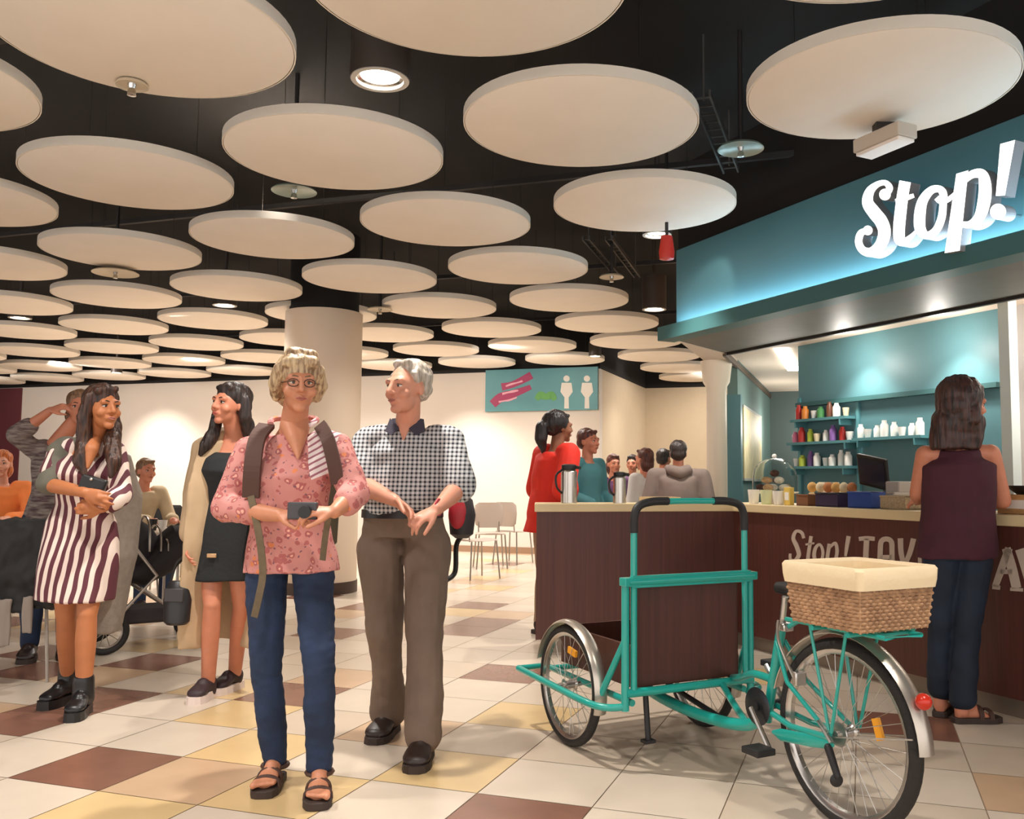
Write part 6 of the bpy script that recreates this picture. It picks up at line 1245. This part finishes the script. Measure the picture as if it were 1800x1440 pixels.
m_or = mat('orange top', (232, 128, 62), 0.8, var=0.15, vscale=6)
J, hd, R_, k = sit(at(2, 850, 8.1).x, 8.13, 0.4, 1.72); simple('seated person in orange top at the far left table', hd, R_, k, m_skinB, bob, m_or, m_jean, J, gname='orange_top', hairname=hair_mat('ginger hair', (222, 128, 60), (150, 70, 36)))
chair(at(2, 850, 8.2).x, 8.21, 0.4, 'chair under the seated person in orange', h=0.80)
# pushchair
x0 = at(252, 960, 6.48).x
pc = thing('pushchair', 'black pushchair with grey-rimmed wheel beside the cafe table', 'pushchair', (x0, 6.48, 0)); g = lambda a, b, c: V((x0, 6.48, 0)) + Matrix.Rotation(0.6, 3, 'Z') @ V((a, b, c))
m_pb = mat('pushchair cloth', (38, 34, 38), 0.8)
mb = MB().loft([(g(-0.12 + 0.0, 0, 0.50), (g(0, 1, 0) - g(0, 0, 0)), ZUP, 0.19, 0.05), (g(0.0, 0, 0.54), (g(0, 1, 0) - g(0, 0, 0)), ZUP, 0.21, 0.13), (g(0.18, 0, 0.66), (g(0, 1, 0) - g(0, 0, 0)), ZUP, 0.21, 0.17), (g(0.30, 0, 0.72), (g(0, 1, 0) - g(0, 0, 0)), ZUP, 0.18, 0.10)], 24); part(pc, 'seat_unit', mb, m_pb)
mb = MB()
for i in range(7):
    a = math.radians(20 + i * 22); mb.tube([g(-0.1 + 0.24 * math.cos(a) * math.cos(0), 0.2 * math.cos(b), 0.66 + 0.26 * math.sin(a) * math.sin(b) ** 0.5) for b in [math.pi * j / 10 for j in range(11)]], 0.008, 6)
part(pc, 'hood_ribs', mb, m_leg)
part(pc, 'hood', MB().ell(g(-0.1, 0, 0.68), (0.20, 0.20, 0.20), Matrix.Rotation(0.6, 3, 'Z'), 24, 14), m_pb)
def ring_wheel(parent, c, r, nm='wheel', ax_=None):
    u = ax_[0]; o = part(parent, nm, MB().tube([c + (u * math.cos(2 * math.pi * i / 32) + ZUP * math.sin(2 * math.pi * i / 32)) * (r - 0.02) for i in range(32)], 0.02, 10, closed=True), m_tyre)
    link('rim', mesh_of('rim', MB().tube([c + (u * math.cos(2 * math.pi * i / 32) + ZUP * math.sin(2 * math.pi * i / 32)) * (r - 0.045) for i in range(32)], 0.008, 8, closed=True), BASE[parent], m_leg), o)
    mb = MB()
    for i in range(10): mb.tube([c, c + (u * math.cos(2 * math.pi * i / 10) + ZUP * math.sin(2 * math.pi * i / 10)) * (r - 0.045)], 0.003, 5)
    link('spokes', mesh_of('spokes', mb, BASE[parent], m_leg), o)
ux = Matrix.Rotation(0.6, 3, 'Z') @ V((1, 0, 0)); uy = Matrix.Rotation(0.6, 3, 'Z') @ V((0, 1, 0))
for s in (-1, 1): ring_wheel(pc, g(-0.26, s * 0.27, 0.15), 0.15, ax_=(ux,)); ring_wheel(pc, g(0.36, s * 0.2, 0.10), 0.10, ax_=(ux,))
for s in (-1, 1):
    part(pc, 'chassis_tube', MB().tube([g(-0.26, s * 0.25, 0.15), g(0.05, s * 0.24, 0.50), g(-0.30, s * 0.22, 0.98)], 0.013, 8), m_leg); part(pc, 'chassis_tube', MB().tube([g(0.36, s * 0.2, 0.12), g(-0.05, s * 0.24, 0.42)], 0.013, 8), m_leg)
part(pc, 'push_handle', MB().tube([g(-0.30, -0.22, 0.98), g(-0.33, 0, 1.0), g(-0.30, 0.22, 0.98)], 0.017, 10), m_rub); part(pc, 'basket_tray', MB().box(g(0.02, 0, 0.22), (0.42, 0.34, 0.10), (ux, uy, ZUP)), mat('under basket', (60, 54, 56), 0.9), bevel=0.02)
t2, g, ax = table(at(300, 1000, 7.35).x, 7.35, GA - math.pi / 2, 'pale cafe table between the pushchair and the woman in the beige coat', 0.75, 0.7)
cup(g, 0.10, -0.22, 0.7505, m_white, 'white cup on the table by the pushchair')
cup(g, -0.1, -0.1, 0.7505, m_blk, 'black cup on the table by the pushchair')
q = g(0.22, 0.0, 0.7505); solo('plate', MB().lathe(q, [(0, 0), (0.07, 0), (0.11, 0.015), (0.11, 0.02), (0.065, 0.006), (0, 0.006)], 28), m_white, 'white plate on the table by the pushchair', 'plate')
m_bg = mat('beige jumper', (198, 176, 142), 0.85, var=0.1)
J, hd, R_, k = sit(at(236, 880, 8.35).x, 8.35, 0.9, 1.60, lean=0.16); simple('seated person in beige jumper behind the pushchair', hd, R_, k, m_skinD, short_hair, m_bg, m_jean, J, gname='beige_jumper', hairname=hx_gry)
chair(at(236, 880, 8.45).x - 0.03, 8.44, 0.9, 'chair under the seated person in the beige jumper', h=0.78)
for px, Y, yw, lab in ((300, 9.5, 0.3, 'black chair beyond the table by the pushchair'), (322, 10.6, 2.8, 'black chair further back left of the beige coat'), (262, 6.9, 2.6, 'black chair pulled up beside the pushchair table'), (70, 8.9, 0.4, 'black chair beyond the left edge table'), (838, 11.0, 2.2, 'slim chair in the open floor beyond the man with the checked shirt'), (902, 13.0, 2.6, 'pale chair by the back wall left of the red tunic'), (862, 12.3, 0.2, 'chair standing against the back wall near the red tunic')):
    if lab.startswith('black chair pulled'): continue
    chair(at(px, 950, Y).x, Y, yw, lab, m=m_seat if px < 800 else mat('pale chair seat', (186, 170, 158), 0.5))
